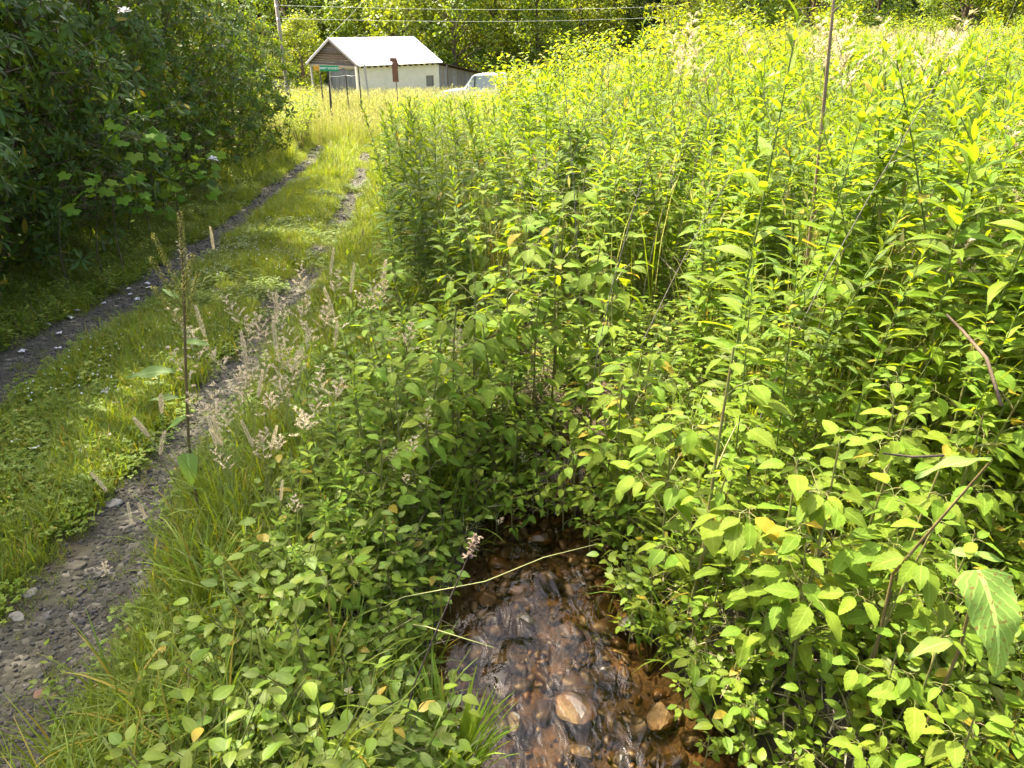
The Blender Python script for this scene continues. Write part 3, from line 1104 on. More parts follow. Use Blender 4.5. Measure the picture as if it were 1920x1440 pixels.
# dark sheet hung across the right half of the porch
sv_, sf_ = [], []
for i in range(17):
    for j in range(6):
        yv = IN + T + .08 + i * (HW / 2 + .35 - IN - T) / 16
        sv_.append((.2 + .05 * math.sin(i * 1.9 + j * .35) * (1 - j / 7), yv, .05 + (eh - .22) * j / 5 - .10 * math.sin(PI * ((i / 16 * 2) % 1)) * (j / 5)))
for i in range(16):
    for j in range(5):
        a = i * 6 + j
        sf_ += [(a, a + 6, a + 7), (a, a + 7, a + 1)]
hp('plastic_sheet', Geo(sv_, sf_), M_TARP, smooth=True)

# lean-to of grey planks against the far end
LT = thing('shed', (0, 0, 0), 'grey plank lean-to shed with a dark sloping roof beside the house', 'shed')
LM = HM.copy()
LM[:3, 3] = HM[:3, 3] + hu * (HL + .25)
LT.matrix_basis = Matrix(LM.tolist())
for k in range(17):
    x = .06 + k * .25
    top = eh - .15 - .19 * x
    hp('plank', box((x, .9 + .008 * (k % 3), top / 2), (.235, .03, top)), M_GREYBOARD, LT)
hp('roof', prism([(-.02, eh + .02), (4.6, eh - .86), (4.6, eh - .92), (-.02, eh - .05)], 3.2, np.array([[1, 0, 0, 0], [0, 1, 0, 2.1], [0, 0, 1, 0], [0, 0, 0, 1.0]])), M_BOARD, LT)
hp('rear_wall', box((2.1, 3.4, .7), (4.2, .05, 1.4)), M_GREYBOARD, LT)

# road sign on a leaning metal post
P = at_y(611, 128, 25.0)
gz = float(ground(P[0], P[1]))
t = thing('road_sign', (P[0], P[1], gz), 'green road sign with white lettering on a thin dark post', 'road sign')
hz = P[2] - gz
obj('post', mesh('post', join([box((0, 0, hz / 2 - .3), (.05, .012, hz + .5)), box((-.02, -.012, hz / 2 - .3), (.012, .025, hz + .5)), box((.02, -.012, hz / 2 - .3), (.012, .025, hz + .5))]), M_DARKPOST, False), t)
plate = obj('sign_plate', mesh('sign_plate', box((.04, -.03, hz), (.60, .012, .17)), M_GREEN, False), t)
obj('orange_end', mesh('orange_end', box((-.355, -.031, hz - .005), (.17, .014, .15)), M_ORANGE, False), t)
def lettering(s, size, loc, mat, parent, name='lettering', cx=0.62):
    cu = bpy.data.curves.new(name, 'FONT')
    cu.body = s
    cu.size = size
    cu.align_x = 'CENTER'
    cu.align_y = 'CENTER'
    cu.extrude = .002
    cu.offset = .002
    tmp = bpy.data.objects.new('tmp', cu)
    COL.objects.link(tmp)
    dg = bpy.context.evaluated_depsgraph_get()
    me_ = bpy.data.meshes.new_from_object(tmp.evaluated_get(dg))
    bpy.data.objects.remove(tmp)
    me_.materials.clear()
    me_.materials.append(mat)
    o = obj(name, me_, parent)
    o.rotation_euler = (PI / 2, 0, 0)
    o.location = loc
    return o
lettering('JIMMY WOODY', .088, (.04, -.038, hz), M_WHITE, plate)
t.rotation_euler = (0, .03, .12)

def post(name, px, py_top, y, r, mat, label, cat, lean=(0, 0), group=None, square=False):
    P = at_y(px, py_top, y)
    gz = float(ground(P[0], P[1]))
    g = tube([(lean[0], lean[1], -.3), (lean[0] * .5, lean[1] * .5, (P[2] - gz) / 2), (0, 0, P[2] - gz)], r, 4 if square else 6, 0, True)
    # stud faces on the metal posts: small lugs up one side
    if not square:
        g = join([g] + [box((r * .9, -r, z), (r * .7, r * .7, .03)) for z in np.arange(.3, P[2] - gz, .16)])
    return tag(obj(name, mesh(name, g, mat, False), M=np.array([[1, 0, 0, P[0]], [0, 1, 0, P[1]], [0, 0, 1, gz], [0, 0, 0, 1.0]])), label, cat, group)

post('fence_post', 615, 135, 28, .028, M_DARKPOST, 'dark fence post just right of the green sign, short one', 'fence post', group='dark fence posts by the grassy track')
post('fence_post', 648, 140, 29, .032, M_DARKPOST, 'dark fence post holding the left end of the slack wire', 'fence post', group='dark fence posts by the grassy track')
post('fence_post', 671, 122, 27, .022, M_DARKPOST, 'tall thin dark post in front of the house corner', 'fence post', group='dark fence posts by the grassy track')
post('fence_post', 600, 137, 36, .030, M_DARKPOST, 'thin reddish dark post seen below the green sign', 'fence post', group='dark fence posts by the grassy track')
post('fence_post', 683, 121, 40, .05, M_GREYBOARD, 'short grey leaning post in front of the cream wall', 'fence post', (.12, 0), group='dark fence posts by the grassy track', square=True)
post('fence_post', 838, 122, 46, .04, M_DARKPOST, 'tall thin post in front of the lean-to shed', 'fence post', group='dark fence posts by the grassy track')
wa, wb = at_y(616, 143, 28), at_y(649, 141, 29)
wc = at_y(671, 140, 27)
tag(obj('fence_wire', mesh('fence_wire', join([tube([wa, (wa + wb) / 2 - [0, 0, .03], wb], .006, 4), tube([wb, (wb + wc) / 2 - [0, 0, .04], wc], .006, 4)]), M_WIRE)), 'slack pale wire strung between the dark fence posts', 'wire')

# rusty plate on a thin post
P = at_y(741, 131, 24.0)
gz = float(ground(P[0], P[1]))
hz = P[2] - gz
t = thing('rusty_sign', (P[0], P[1], gz), 'rusty brown metal sign plate on a thin post before the cream wall', 'sign')
obj('post', mesh('post', tube([(.06, 0, -.3), (.02, 0, hz / 2), (0, 0, hz)], .015, 6, 0, True), M_DARKPOST), t)
obj('plate', mesh('plate', prism([(-.09, -.34), (.09, -.34), (.09, .10), (.12, .14), (.07, .34), (-.14, .34), (-.14, .24), (-.07, .22), (-.09, .10)], .03, np.array([[1, 0, 0, 0], [0, 1, 0, -.03], [0, 0, 1, hz], [0, 0, 0, 1.0]])), M_RUST, False), t)

# white pickup truck standing in the tall grass: nose to the left
PT = at_y(921, 150, 39.0)
PT[2] = float(ground(PT[0], PT[1]))
TS = 1.08
t = thing('pickup_truck', (PT[0], PT[1], PT[2]), 'old white pickup truck half hidden in the tall grass', 'truck', None, math.radians(-14), TS)
def prof(poly, wdt, mat, name, parent=t, y0=0.0, smooth=False):
    return obj(name, mesh(name, prism(poly, wdt, np.array([[1, 0, 0, 0], [0, 1, 0, y0], [0, 0, 1, 0], [0, 0, 0, 1.0]])), mat, smooth), parent)
prof([(-2.45, .45), (-2.5, .62), (-2.44, .92), (-2.2, 1.02), (-1.05, 1.14), (.55, 1.14), (.55, .38), (.1, .36), (-1.02, .36), (-1.1, .62), (-1.3, .80), (-1.58, .86), (-1.86, .80), (-2.05, .62), (-2.12, .40)], 1.78, M_CAR, 'body')
prof([(.6, 1.06), (2.55, 1.06), (2.55, .45), (2.02, .42), (1.95, .66), (1.78, .82), (1.5, .88), (1.22, .82), (1.05, .66), (.98, .42), (.6, .42)], 1.76, M_CAR, 'cargo_bed')
prof([(-.62, 1.76), (.48, 1.80), (.52, 1.74), (-.66, 1.70)], 1.56, M_CAR, 'roof')
for s in (-1, 1):
    y = s * .80
    prof([(-1.12, 1.13), (-.68, 1.72), (-.60, 1.72), (-1.02, 1.13)], .07, M_CAR, 'pillar', y0=y)
    prof([(.40, 1.13), (.40, 1.72), (.52, 1.74), (.54, 1.13)], .07, M_CAR, 'pillar', y0=y)
    prof([(-.62, 1.13), (-.56, 1.71), (-.52, 1.71), (-.58, 1.13)], .05, M_TRIM, 'pillar', y0=y)
    prof([(-1.0, 1.13), (-.60, 1.70), (.40, 1.70), (.40, 1.13)], .02, M_GLASS, 'side_window', y0=y * .97)
    for wx in (-1.58, 1.5):
        wh = obj('wheel', mesh('wheel', tube([(wx, s * .66, .36), (wx, s * .90, .36)], .36, 16, 0, True), M_TYRE), t)
        obj('rim', mesh('rim', tube([(wx, s * .90, .36), (wx, s * .912, .36)], .20, 12, 0, True), M_RIM), wh)
    obj('headlight', mesh('headlight', box((-2.47, s * .66, .78), (.06, .24, .15)), M_LAMP, False), t)
    obj('mirror', mesh('mirror', box((-.78, s * .98, 1.24), (.06, .16, .2)), M_CAR, False), t)
prof([(-1.10, 1.14), (-.66, 1.71), (-.64, 1.69), (-1.07, 1.14)], 1.46, M_GLASS, 'windscreen')
obj('bumper', mesh('bumper', box((-2.54, 0, .52), (.12, 1.7, .16)), M_TRIM, False), t)
obj('grille', mesh('grille', box((-2.48, 0, .78), (.05, .98, .16)), M_TRIM, False), t)

# utility pole behind the thicket and the wires
P1 = at_y(518, 10, 47.0)
gz = float(ground(P1[0], P1[1]))
t = thing('utility_pole', (P1[0], P1[1], gz), 'pale wooden utility pole rising behind the end of the thicket', 'utility pole')
ph = P1[2] - gz
obj('pole', mesh('pole', tube([(0, 0, -.5), (0, 0, ph / 2), (0, 0, ph + .4)], [.12, .11, .10], 8, 0, True), M_POLE), t)
for dz in (0.0, -.68):
    obj('insulator', mesh('insulator', tube([(0, -.12, ph + dz - .08), (0, -.12, ph + dz + .05)], [.05, .035], 8, 0, True), M_LAMP), t)
for i, (py1, py2, lab) in enumerate(((14, 16, 'upper pale power line crossing before the dark wood'), (33, 34, 'lower pale power line crossing before the dark wood'))):
    a, b = P1 + [0, -.12, -.68 * i], at_y(1650, py2 - 30, 52)
    q = np.linspace(0, 1, 14)[:, None]
    pts = a * (1 - q) + b * q
    pts[:, 2] -= (1.0 * np.sin(PI * q[:, 0]) * .55)
    tag(obj('power_line', mesh('power_line', tube(pts, .0065, 5), M_WIRE)), lab, 'power line', 'power lines from the utility pole')
a = np.array(HM[:3, 3] + hw_ * HW / 2 + [0, 0, rh + .06])
b = at_y(705, -25, 50)
tag(obj('service_wire', mesh('service_wire', tube([a, (a + b) / 2 - [0, 0, .08], b], .012, 5), M_WIRE)), 'thin slanting wire running down to the ridge of the roof', 'wire')

# ------------------------------------------------------------------ trees
def diamond(c, n, s, rnd):
    """one small leaf spray: four-sided, slightly cupped"""
    n = unit(n)
    a = unit(np.cross(n, rng.normal(size=3)))
    b = np.cross(n, a)
    return [c - a * s, c + b * s * .55 - n * s * .1, c + a * s, c - b * s * .55 - n * s * .1]

def crown_geo(clumps, per, leaf_s):
    V, R = [], []
    for c, r in clumps:
        q = rng.normal(size=(per, 3))
        q /= np.linalg.norm(q, axis=1)[:, None]
        q *= (U(.25, 1, per) ** .5)[:, None] * r
        rr = U(0, 1)
        for d in q:
            V += diamond(np.asarray(c) + d * [1, 1, .75], d / r + [0, 0, .5] + rng.normal(size=3) * .5, leaf_s * U(.6, 1.3), 0)
            R += [rr + U(-.12, .12)] * 4
    n = len(V) // 4
    k = np.arange(n)[:, None] * 4
    f = np.vstack([k + [0, 1, 2], k + [0, 2, 3]])
    return Geo(V, f, np.tile([.2, .5], (4 * n, 1)), np.array(R) % 1)

def tree_proto(h, rad, base, ncl, per, ls, mat, conic=0.0):
    P = wander(h * .8, .03, 6)
    P[0, 2] = -.5
    tr = [tube(P, np.linspace(.025 * h, .006 * h, 6), 7)]
    cl = []
    for i in range(ncl):
        t = U(0, 1)
        zz = base * h + (1 - base) * h * t
        prof_ = (math.sin(PI * min(1, t * .85 + .15)) ** .7) if not conic else (1 - t * conic)
        a = i * GOLD
        r = rad * prof_ * U(.45, 1)
        c = np.array([math.cos(a) * r, math.sin(a) * r, zz])
        cl.append((c, rad * U(.20, .34) * (1 if not conic else .7)))
        if i % 3 == 0:
            p = along(P, min(.98, max(.1, zz / h - .12)))
            tr.append(tube([p, (p + c) / 2 + [0, 0, .15], c], [.006 * h, .004 * h, .0015 * h], 5))
    return mesh('trunk', join(tr), M_BARK), mesh('crown', crown_geo(cl, per, ls), mat)

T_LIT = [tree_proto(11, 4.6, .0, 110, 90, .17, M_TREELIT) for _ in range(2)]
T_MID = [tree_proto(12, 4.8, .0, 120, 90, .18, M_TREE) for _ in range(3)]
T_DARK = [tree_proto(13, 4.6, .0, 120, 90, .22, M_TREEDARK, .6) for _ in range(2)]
T_SHADE = [tree_proto(14, 4.4, .3, 56, 70, .14, M_TREE) for _ in range(2)]

def tree(pr, x, y, s, label, group, rz=None):
    t = thing('tree', (x, y, float(ground(x, y)) - .1), label, 'tree', group, U(0, 6) if rz is None else rz, s)
    obj('trunk', pr[0], t)
    tag(obj('crown', pr[1], t), kind='stuff')
    return t

tree(T_LIT[0], *at_y(565, 100, 66)[:2], .55, 'small yellow green tree behind the left end of the house', 'broadleaf trees behind the house')
tree(T_LIT[1], *at_y(765, 60, 72)[:2], .95, 'bright yellow green tree rising just behind the right end of the roof', 'broadleaf trees behind the house')
tree(T_MID[0], *at_y(850, 60, 70)[:2], .95, 'broad green tree standing behind the lean-to shed', 'broadleaf trees behind the house')
tree(T_LIT[0], *at_y(935, 60, 74)[:2], .9, 'sunlit broadleaf tree just right of the tree behind the shed', 'broadleaf trees behind the house')
tree(T_MID[1], *at_y(690, 60, 76)[:2], .85, 'mid green tree behind the middle of the white roof', 'broadleaf trees behind the house')
tree(T_MID[0], *at_y(620, 60, 79)[:2], .8, 'green tree rising over the left half of the roof', 'broadleaf trees behind the house')
tree(T_LIT[1], *at_y(1085, 60, 76)[:2], .8, 'light green tree over the dead twigs in the middle', 'broadleaf trees behind the house')
tree(T_LIT[0], *at_y(1150, 60, 78)[:2], .75, 'light green tree left of the drooping dark weed', 'broadleaf trees behind the house')
tree(T_MID[2], *at_y(1010, 60, 72)[:2], .85, 'green tree above the yellow shrubs right of the truck', 'broadleaf trees behind the house')
k = 0
for (px, y, lab) in ((540, 82, 'tree of the wood seen left of the roof ridge, below the wires'), (600, 84, 'tree of the wood right above the gable peak'), (655, 83, 'tree of the wood above the left half of the roof'), (725, 85, 'tree of the wood above the middle of the roof'), (810, 86, 'tree of the wood above the right end of the roof'),
                     (890, 84, 'tree of the wood above the shed'), (960, 85, 'tree of the wood above the truck'), (1040, 83, 'tree of the wood right of the truck'), (1110, 86, 'tree of the wood over the pale shrub'), (1180, 82, 'tree of the wood left of the drooping dark weed'),
                     (1250, 84, 'tree of the wood right of the drooping dark weed'), (1330, 83, 'tree of the wood left of the stake')):
    p = at_y(px, 60, y)
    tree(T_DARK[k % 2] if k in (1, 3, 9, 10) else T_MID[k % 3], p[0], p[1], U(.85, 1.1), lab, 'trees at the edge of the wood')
    k += 1
pts, pk = [], []
for y in (93, 101, 110, 120):
    for x in np.arange(-66, 80, 5.2):
        pts.append((x + U(-1.5, 1.5), y + U(-2, 2)))
pts = np.array(pts)
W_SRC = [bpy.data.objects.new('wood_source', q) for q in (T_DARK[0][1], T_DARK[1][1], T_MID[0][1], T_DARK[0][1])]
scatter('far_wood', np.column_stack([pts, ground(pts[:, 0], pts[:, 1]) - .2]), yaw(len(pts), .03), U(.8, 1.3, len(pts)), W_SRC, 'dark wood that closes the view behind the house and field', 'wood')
# trees right of the field
for (px, y, s, lab, pr) in ((1290, 44, .5, 'slim yellow green tree at the far edge of the field, left of the stake', T_LIT[0]), (1400, 50, .62, 'leafy tree at the far edge of the field behind the stake top', T_MID[1]), (1640, 46, .6, 'leafy tree at the far edge of the field right of the stake', T_MID[0]), (1800, 52, .7, 'tree at the far edge of the pale hay field', T_MID[2]), (1930, 48, .7, 'rightmost tree at the far edge of the pale hay field', T_LIT[1]), (1520, 54, .6, 'yellow green tree at the field edge close to the stake', T_LIT[1])):
    p = at_y(px, 60, y)
    tree(pr, p[0], p[1], s, lab, 'trees at the far edge of the hay field')
# the tall trees left of the track, out of frame, that shade the near ground
for (x, y, s) in ((-7.9, 8.6, 1.0), (-7.9, 12.8, 1.0), (-8.2, 4.2, .9)):
    tree(T_SHADE[k % 2], x, y, s, 'tall leafy tree above the thicket left of the track', 'tall trees above the thicket')
    k += 1

# ------------------------------------------------------------------ rhododendron thicket
WH = [mesh('leaf_whorl', rosette((5, 6, 7, 8, 9, 11)[i], U(.09, .145)), [M_RHODO, M_BARK]) for i in range(6)]
WH_SRC = [bpy.data.objects.new('whorl_source', q) for q in WH]
def rhodo(x, y, rx, ry, h, label, n, npart):
    n = int(n * 1.5)
    z = float(ground(x, y))
    t = thing('rhododendron', (x, y, z), label, 'shrub', 'rhododendrons of the thicket left of the track')
    st = []
    for i in range(9):
        a = i * GOLD
        e = np.array([math.cos(a) * rx * U(.4, .85), math.sin(a) * ry * U(.4, .85), h * U(.45, .9)])
        m_ = np.array([e[0] * U(.3, .5), e[1] * U(.3, .5), e[2] * .55])
        st.append(tube([(0.1 * math.cos(a), .1 * math.sin(a), -.1), m_, e], [.045, .03, .012], 6))
    for i in range(46):
        a, uu = U(0, 6.28), U(-.7, .8)
        e = np.array([math.cos(a) * rx * math.cos(uu), math.sin(a) * ry * math.cos(uu), h * .5 + h * .52 * math.sin(uu)]) * U(.95, 1.1)
        e[2] = max(e[2], .15)
        b_ = e * [.5, .5, .7]
        st.append(tube([b_, (b_ + e) / 2 + rng.normal(size=3) * .09, e], [.012, .008, .003], 4))
    obj('stem', mesh('stem', join(st), M_BARK), t)
    th, u = U(0, 2 * PI, n), U(-.92, 1, n)
    c = np.sqrt(1 - np.clip(u, -1, 1) ** 2 * .96)
    dep = np.where(U(0, 1, n) < .72, U(.88, 1.04, n), U(.5, .9, n))
    lump = 1 + .20 * np.sin(3 * th + x) * np.cos(4 * u + y) + .13 * np.sin(7 * th + 2 * x + 5 * u) + .05 * np.sin(13 * th + 11 * u + y)
    nr = np.column_stack([np.cos(th) * c, np.sin(th) * c, u])
    p = nr * (dep * lump)[:, None] * [rx, ry, h * .52] + [0, 0, h * .50]
    p[:, 2] = np.maximum(p[:, 2], .10 + .3 * U(0, 1, n))
    d = nr * [1, 1, .6] + [0, 0, .45] + rng.normal(size=(n, 3)) * .55
    d /= np.linalg.norm(d, axis=1)[:, None]
    wpx, wpy, zc = project(p[:, 0] + x, p[:, 1] + y, p[:, 2] + z)
    vis = (wpx > -30) & (wpx < 700) & (wpy > -40) & (wpy < 700)
    facing = nr @ unit([-x, -y, CAM_Z - z])
    score = np.where(vis & (facing > .1) & (dep > .86), zc, 1e3 + zc)
    order = np.argsort(score)
    k = int(min(npart, (score < 1e3).sum()))
    sc_ = U(.8, 1.25, n)
    for i in order[:k]:
        q = Vector(d[i]).to_track_quat('Z', 'Y').to_matrix().to_4x4()
        o = obj('leaf_whorl', WH[i % 6], t)
        o.matrix_basis = Matrix.Translation(p[i]) @ q @ Matrix.Rotation(float(th[i] * 5), 4, 'Z') @ Matrix.Scale(float(sc_[i]), 4)
    rest = order[k:]
    eul = np.array([(Vector(d[i]).to_track_quat('Z', 'Y').to_matrix() @ Matrix.Rotation(float(th[i] * 5), 3, 'Z')).to_euler()[:] for i in rest])
    scatter('foliage', p[rest], eul, sc_[rest], WH_SRC, parent=t)
    return t

for a in ((-5.35, 5.6, 1.25, 1.4, 3.6, 'nearest dark rhododendron at the left edge of the frame', 1000, 220),
          (-5.75, 7.6, 1.5, 1.5, 4.0, 'dark rhododendron behind the nearest one, second along the track', 1300, 240),
          (-6.05, 9.9, 1.55, 1.6, 4.3, 'dark rhododendron behind the maple sapling, third along the track', 1300, 260),
          (-6.3, 12.4, 1.6, 1.6, 4.0, 'dark rhododendron near the far end of the shaded rut', 1200, 220),
          (-6.5, 15.0, 1.6, 1.6, 3.7, 'rhododendron with a sunlit side near the thicket end', 1100, 180),
          (-6.75, 17.8, 1.5, 1.6, 3.4, 'farthest rhododendron at the thicket end with yellow sunlit tips', 1000, 160),
          (-8.0, 6.6, 1.7, 1.9, 4.6, 'tall dark rhododendron in the second row at the left frame edge', 1000, 60),
          (-8.6, 10.6, 1.8, 2.0, 4.9, 'tall dark rhododendron in the second row behind the maple sapling', 1000, 60),
          (-9.2, 14.8, 1.8, 2.0, 4.6, 'tall rhododendron in the second row near the thicket end', 900, 60),
          (-5.3, 3.4, 1.1, 1.2, 3.2, 'rhododendron beside the track at the lower left frame edge', 700, 60)):
    rhodo(*a)
# white flower trusses on it
for (px, py, y) in ((234, 24, 6.6), (400, 300, 9.5)):
    p = at_y(px, py, y)
    pet = join([leaf(.05, .035, 3, ovate, .3, .6, rnd=U(0, 1)).xf(frame(pol(i * GOLD, U(-.1, 1.2), .02), pol(i * GOLD, U(-.1, 1.2)))) for i in range(14)])
    tag(obj('rhododendron_flower', mesh('rhododendron_flower', pet, M_PETAL), M=np.array([[1, 0, 0, p[0]], [0, 1, 0, p[1]], [0, 0, 1, p[2]], [0, 0, 0, 1.0]])),
        'white flower truss high in the dark thicket' if y < 7 else 'white flower truss beside the maple sapling', 'flower')

# ------------------------------------------------------------------ maple sapling in front of the thicket
RH = [(-5.35, 5.6, 1.25, 1.4, 3.6), (-5.75, 7.6, 1.5, 1.5, 4.0), (-6.05, 9.9, 1.55, 1.6, 4.3), (-6.3, 12.4, 1.6, 1.6, 4.0), (-5.3, 3.4, 1.1, 1.2, 3.2)]
def before_thicket(px, py):
    d = ray(px, py)
    for t_ in np.arange(2, 20, .05):
        q = d * t_ + [0, 0, CAM_Z]
        for (x, y, rx, ry, h) in RH:
            if ((q[0] - x) / (rx * 1.28)) ** 2 + ((q[1] - y) / (ry * 1.28)) ** 2 + ((q[2] - float(ground(x, y)) - h * .5) / (h * .64)) ** 2 < 1:
                return d * (t_ - .12) + [0, 0, CAM_Z]
        if q[2] - float(ground(q[0], q[1])) < .2:
            return q
def sapling(px, py, label, n, ls, spread):
    c = before_thicket(px, py)
    p0 = np.array([c[0] - .55, c[1] + .2, float(ground(c[0] - .55, c[1] + .2))])
    h = c[2] - p0[2] + .12
    t = thing('maple_sapling', p0, label, 'sapling', 'maple saplings at the foot of the thicket')
    P = np.array([(.55 * q ** 2, -.2 * q ** 2, h * q ** .8) for q in np.linspace(0, 1, 6)])
    st = [tube(P, np.linspace(.007, .003, 6), 5)]
    lv = []
    for i in range(n):
        a = i * GOLD
        b = P[-1] - [0, 0, U(0, .5) * min(h, .8)]
        e = b + pol(a, U(-.25, .3), U(.2, 1) * spread)
        st.append(tube([b, e], [.003, .0012], 3))
        lv.append(frame(e, pol(a + U(-.4, .4), U(-.6, -.1)), (0.3, -.5, 1), ls * U(.7, 1.2), U(-.3, .3)))
    obj('stem', mesh('stem', join(st), M_BARK), t)
    for i, M in enumerate(lv):
        obj('leaf', LS['maple']['me'][i % 2], t, M)

sapling(245, 240, 'bright green maple sapling before the dark thicket, upper left of the two high ones', 16, .16, .34)
sapling(300, 222, 'bright green maple sapling highest before the dark thicket', 12, .15, .28)
sapling(370, 268, 'bright green maple sapling leaning toward the rut before the thicket', 14, .14, .30)
sapling(225, 345, 'bright green maple sapling low before the thicket, left one', 16, .15, .34)
sapling(290, 370, 'bright green maple sapling lowest before the thicket', 14, .15, .30)
sapling(350, 330, 'bright green maple sapling low before the thicket, right one', 18, .14, .36)
sapling(150, 330, 'small maple sapling in the dark hollow of the thicket', 8, .15, .25)

# ------------------------------------------------------------------ track: gravel, stones, petals
GR = [src('pebble_source', stone(.012 * U(.7, 1.3), U(.4, .7), sub=1), M_ROCK) for _ in range(5)]
n = 16000
yy = 1.5 + 22 * U(0, 1, n) ** 1.8
left = U(0, 1, n) < .5
xx = np.where(left, rut_left(yy), rut_right(yy)) + rng.normal(size=n) * .21
ok = rutness(xx, yy, .1 * vnoise(xx, yy, .35, 3)) > .25
xx, yy = xx[ok], yy[ok]
sc_ = np.exp(rng.normal(size=len(xx)) * .45) * (.75 + yy * .05)
scatter('gravel', np.column_stack([xx, yy, ground(xx, yy) + .002]), yaw(len(xx), .6), sc_, GR, 'grey gravel pressed into the two wheel ruts', 'gravel')

for (px, py, r, m, lab) in ((210, 945, .06, M_PALE, 'pale flat stone lying on the near wheel rut'), (110, 1018, .035, M_RED, 'reddish stone on the near wheel rut'), (140, 1060, .05, M_ROCK, 'grey flat stone just below the reddish stone'),
                            (62, 1087, .04, M_ROCK, 'grey rounded stone near the left frame edge of the rut'), (55, 1112, .045, M_PALE, 'buff angular stone at the left edge of the rut'), (85, 1155, .04, M_ROCK, 'broken grey stone in the lower rut'),
                            (30, 1160, .045, M_PALE, 'pale stone at the frame edge of the lower rut'), (172, 990, .028, M_ROCK, 'small round grey stone beside the pale flat stone'), (80, 1300, .035, M_RED, 'reddish stone low at the left frame edge'),
                            (285, 870, .04, M_ROCK, 'grey stone where the rut meets the tall grass'), (310, 805, .05, M_ROCK, 'dull stone beside the dock stem on the rut'), (590, 306, .22, M_PALE, 'sunlit pale stone at the far bend of the left rut'),
                            (560, 318, .14, M_ROCK, 'grey stone just before the sunlit pale stone'), (690, 207, .5, M_PALE, 'pale sunlit slab in the far bright grass')):
    p = hit(px, py, 0)
    o = obj('stone', mesh('stone', stone(r, .45), m, False), M=frame(p + [0, 0, -r * .10], (math.cos(px), math.sin(px), 0)))
    tag(o, lab, 'stone', 'larger stones on the track')

PET = [mesh('petal', join([leaf(.034, .024, 4, ovate, .2, U(.3, 1), rnd=U(0, 1)).xf(frame((0, 0, .006), pol(i * 1.257, U(.0, .6)))) for i in range(5)]), M_PETAL) for _ in range(3)]
spots = [(238, 506), (245, 498), (232, 511), (200, 532), (212, 534), (242, 543), (277, 533), (280, 541), (245, 553), (195, 570), (258, 562), (128, 596), (133, 597), (145, 584), (88, 610), (112, 627), (122, 522), (214, 623), (162, 637), (110, 655), (42, 660), (222, 736), (202, 745), (210, 828), (159, 858), (70, 853), (33, 840), (122, 560), (60, 545), (38, 546), (300, 585), (290, 640), (345, 505), (222, 767)]
for i, (px, py) in enumerate(spots):
    p = hit(px, py, .01)
    big = py > 730
    o = obj('fallen_blossom', PET[i % 3], M=frame(p + [0, 0, .012 if not big else .05], (math.cos(i), math.sin(i), U(-.2, .2)), s=U(.7, 1.15) * (1.15 if not big else 1.0)))
    tag(o, 'white blossom fallen in the grass between the ruts' if big else 'white blossom fallen on the shaded left rut', 'blossom', 'blossoms in the near grass' if big else 'fallen blossoms on the left rut')

# ------------------------------------------------------------------ stream: stones
for (px, py, r, fl, lab) in ((1030, 1085, .095, .75, 'orange brown stone breaking the water upstream'), (1130, 1135, .085, .9, 'orange stone at the right bank beside the moss'), (985, 1165, .10, .6, 'buff rounded stone in mid stream'), (915, 1118, .06, .6, 'orange stone sunk by the left bank'),
                             (1080, 1320, .105, .45, 'large brown stone low in the middle of the stream'), (1095, 1285, .10, .6, 'ochre stone touching the large brown stone'), (1245, 1325, .10, .6, 'orange capped stone by the right bank'), (965, 1345, .065, .6, 'small rust coloured stone near the left bank'),
                             (1265, 1420, .085, .6, 'brown stone at the foot of the frame'), (1135, 1255, .08, .6, 'dark mossy stone under the ripples'), (900, 1300, .07, .6, 'rust brown stone under the left bank'), (1150, 1345, .06, .6, 'small orange stone right of the large brown stone'),
                             (1010, 1010, .09, .5, 'dark wet stone at the head of the visible stream'), (1060, 1180, .06, .5, 'small wet stone in the mid stream ripples'), (1090, 1400, .06, .5, 'small flat stone in the lower ripples'), (1190, 1170, .11, .6, 'pale tan stone on the right bank under grass'),
                             (1165, 1410, .05, .5, 'small tan stone in the lower right shallows'), (935, 1230, .05, .5, 'small brown stone near the left bank, mid stream')):
    d = ray(px, py)
    t0 = (float(water_z(2.2)) - CAM_Z) / d[2]
    x, y = d[0] * t0, d[1] * t0
    z = max(float(ground(x, y)) + r * fl * .15, float(water_z(y)) - r * fl * .80)
    o = obj('stream_stone', mesh('stream_stone', stone(r * .8, fl, sub=3), M_SROCK, False), M=frame((x, y, z), (math.cos(px), math.sin(px), 0), s=1.15))
    tag(o, lab, 'stone', 'stones in the stream')
M_BANKROCK = plain('mossy_rock', (0.20, 0.17, 0.12), 0.8, 0.3, 12, (0.07, 0.09, 0.03), 0.6)
p = hit(735, 1375, .1)
tag(obj('boulder', mesh('boulder', stone(.20, .7, sub=3), M_BANKROCK), M=frame(p + [0, 0, .02], (1, .3, 0))), 'mossy boulder under the sedge at the left bank', 'boulder')
p = hit(1140, 1170, .0)
MO = mesh('moss_mound', stone(.09, .8, sub=3), plain('moss', (0.10, 0.15, 0.02), .95, .3, 60, (0.05, .08, .01), .8))
n = 1300
yy = U(1.2, 4.2, n)
xx = np.interp(yy, STREAM_Y, STREAM_X) + U(-1, 1, n) * (np.interp(yy, STREAM_Y, STREAM_W) + .05)
PB = [src('bed_pebble_source', stone(.011 * U(.7, 1.8), U(.5, .8), sub=2), M_SROCK) for _ in range(5)]
PB2 = [src('bed_stone_source', stone(.040 * U(.7, 1.5), U(.35, .6), sub=2), M_SROCK) for _ in range(6)]
m_ = 240
y2 = U(1.3, 3.6, m_)
x2 = np.interp(y2, STREAM_Y, STREAM_X) + U(-1, 1, m_) * np.interp(y2, STREAM_Y, STREAM_W)
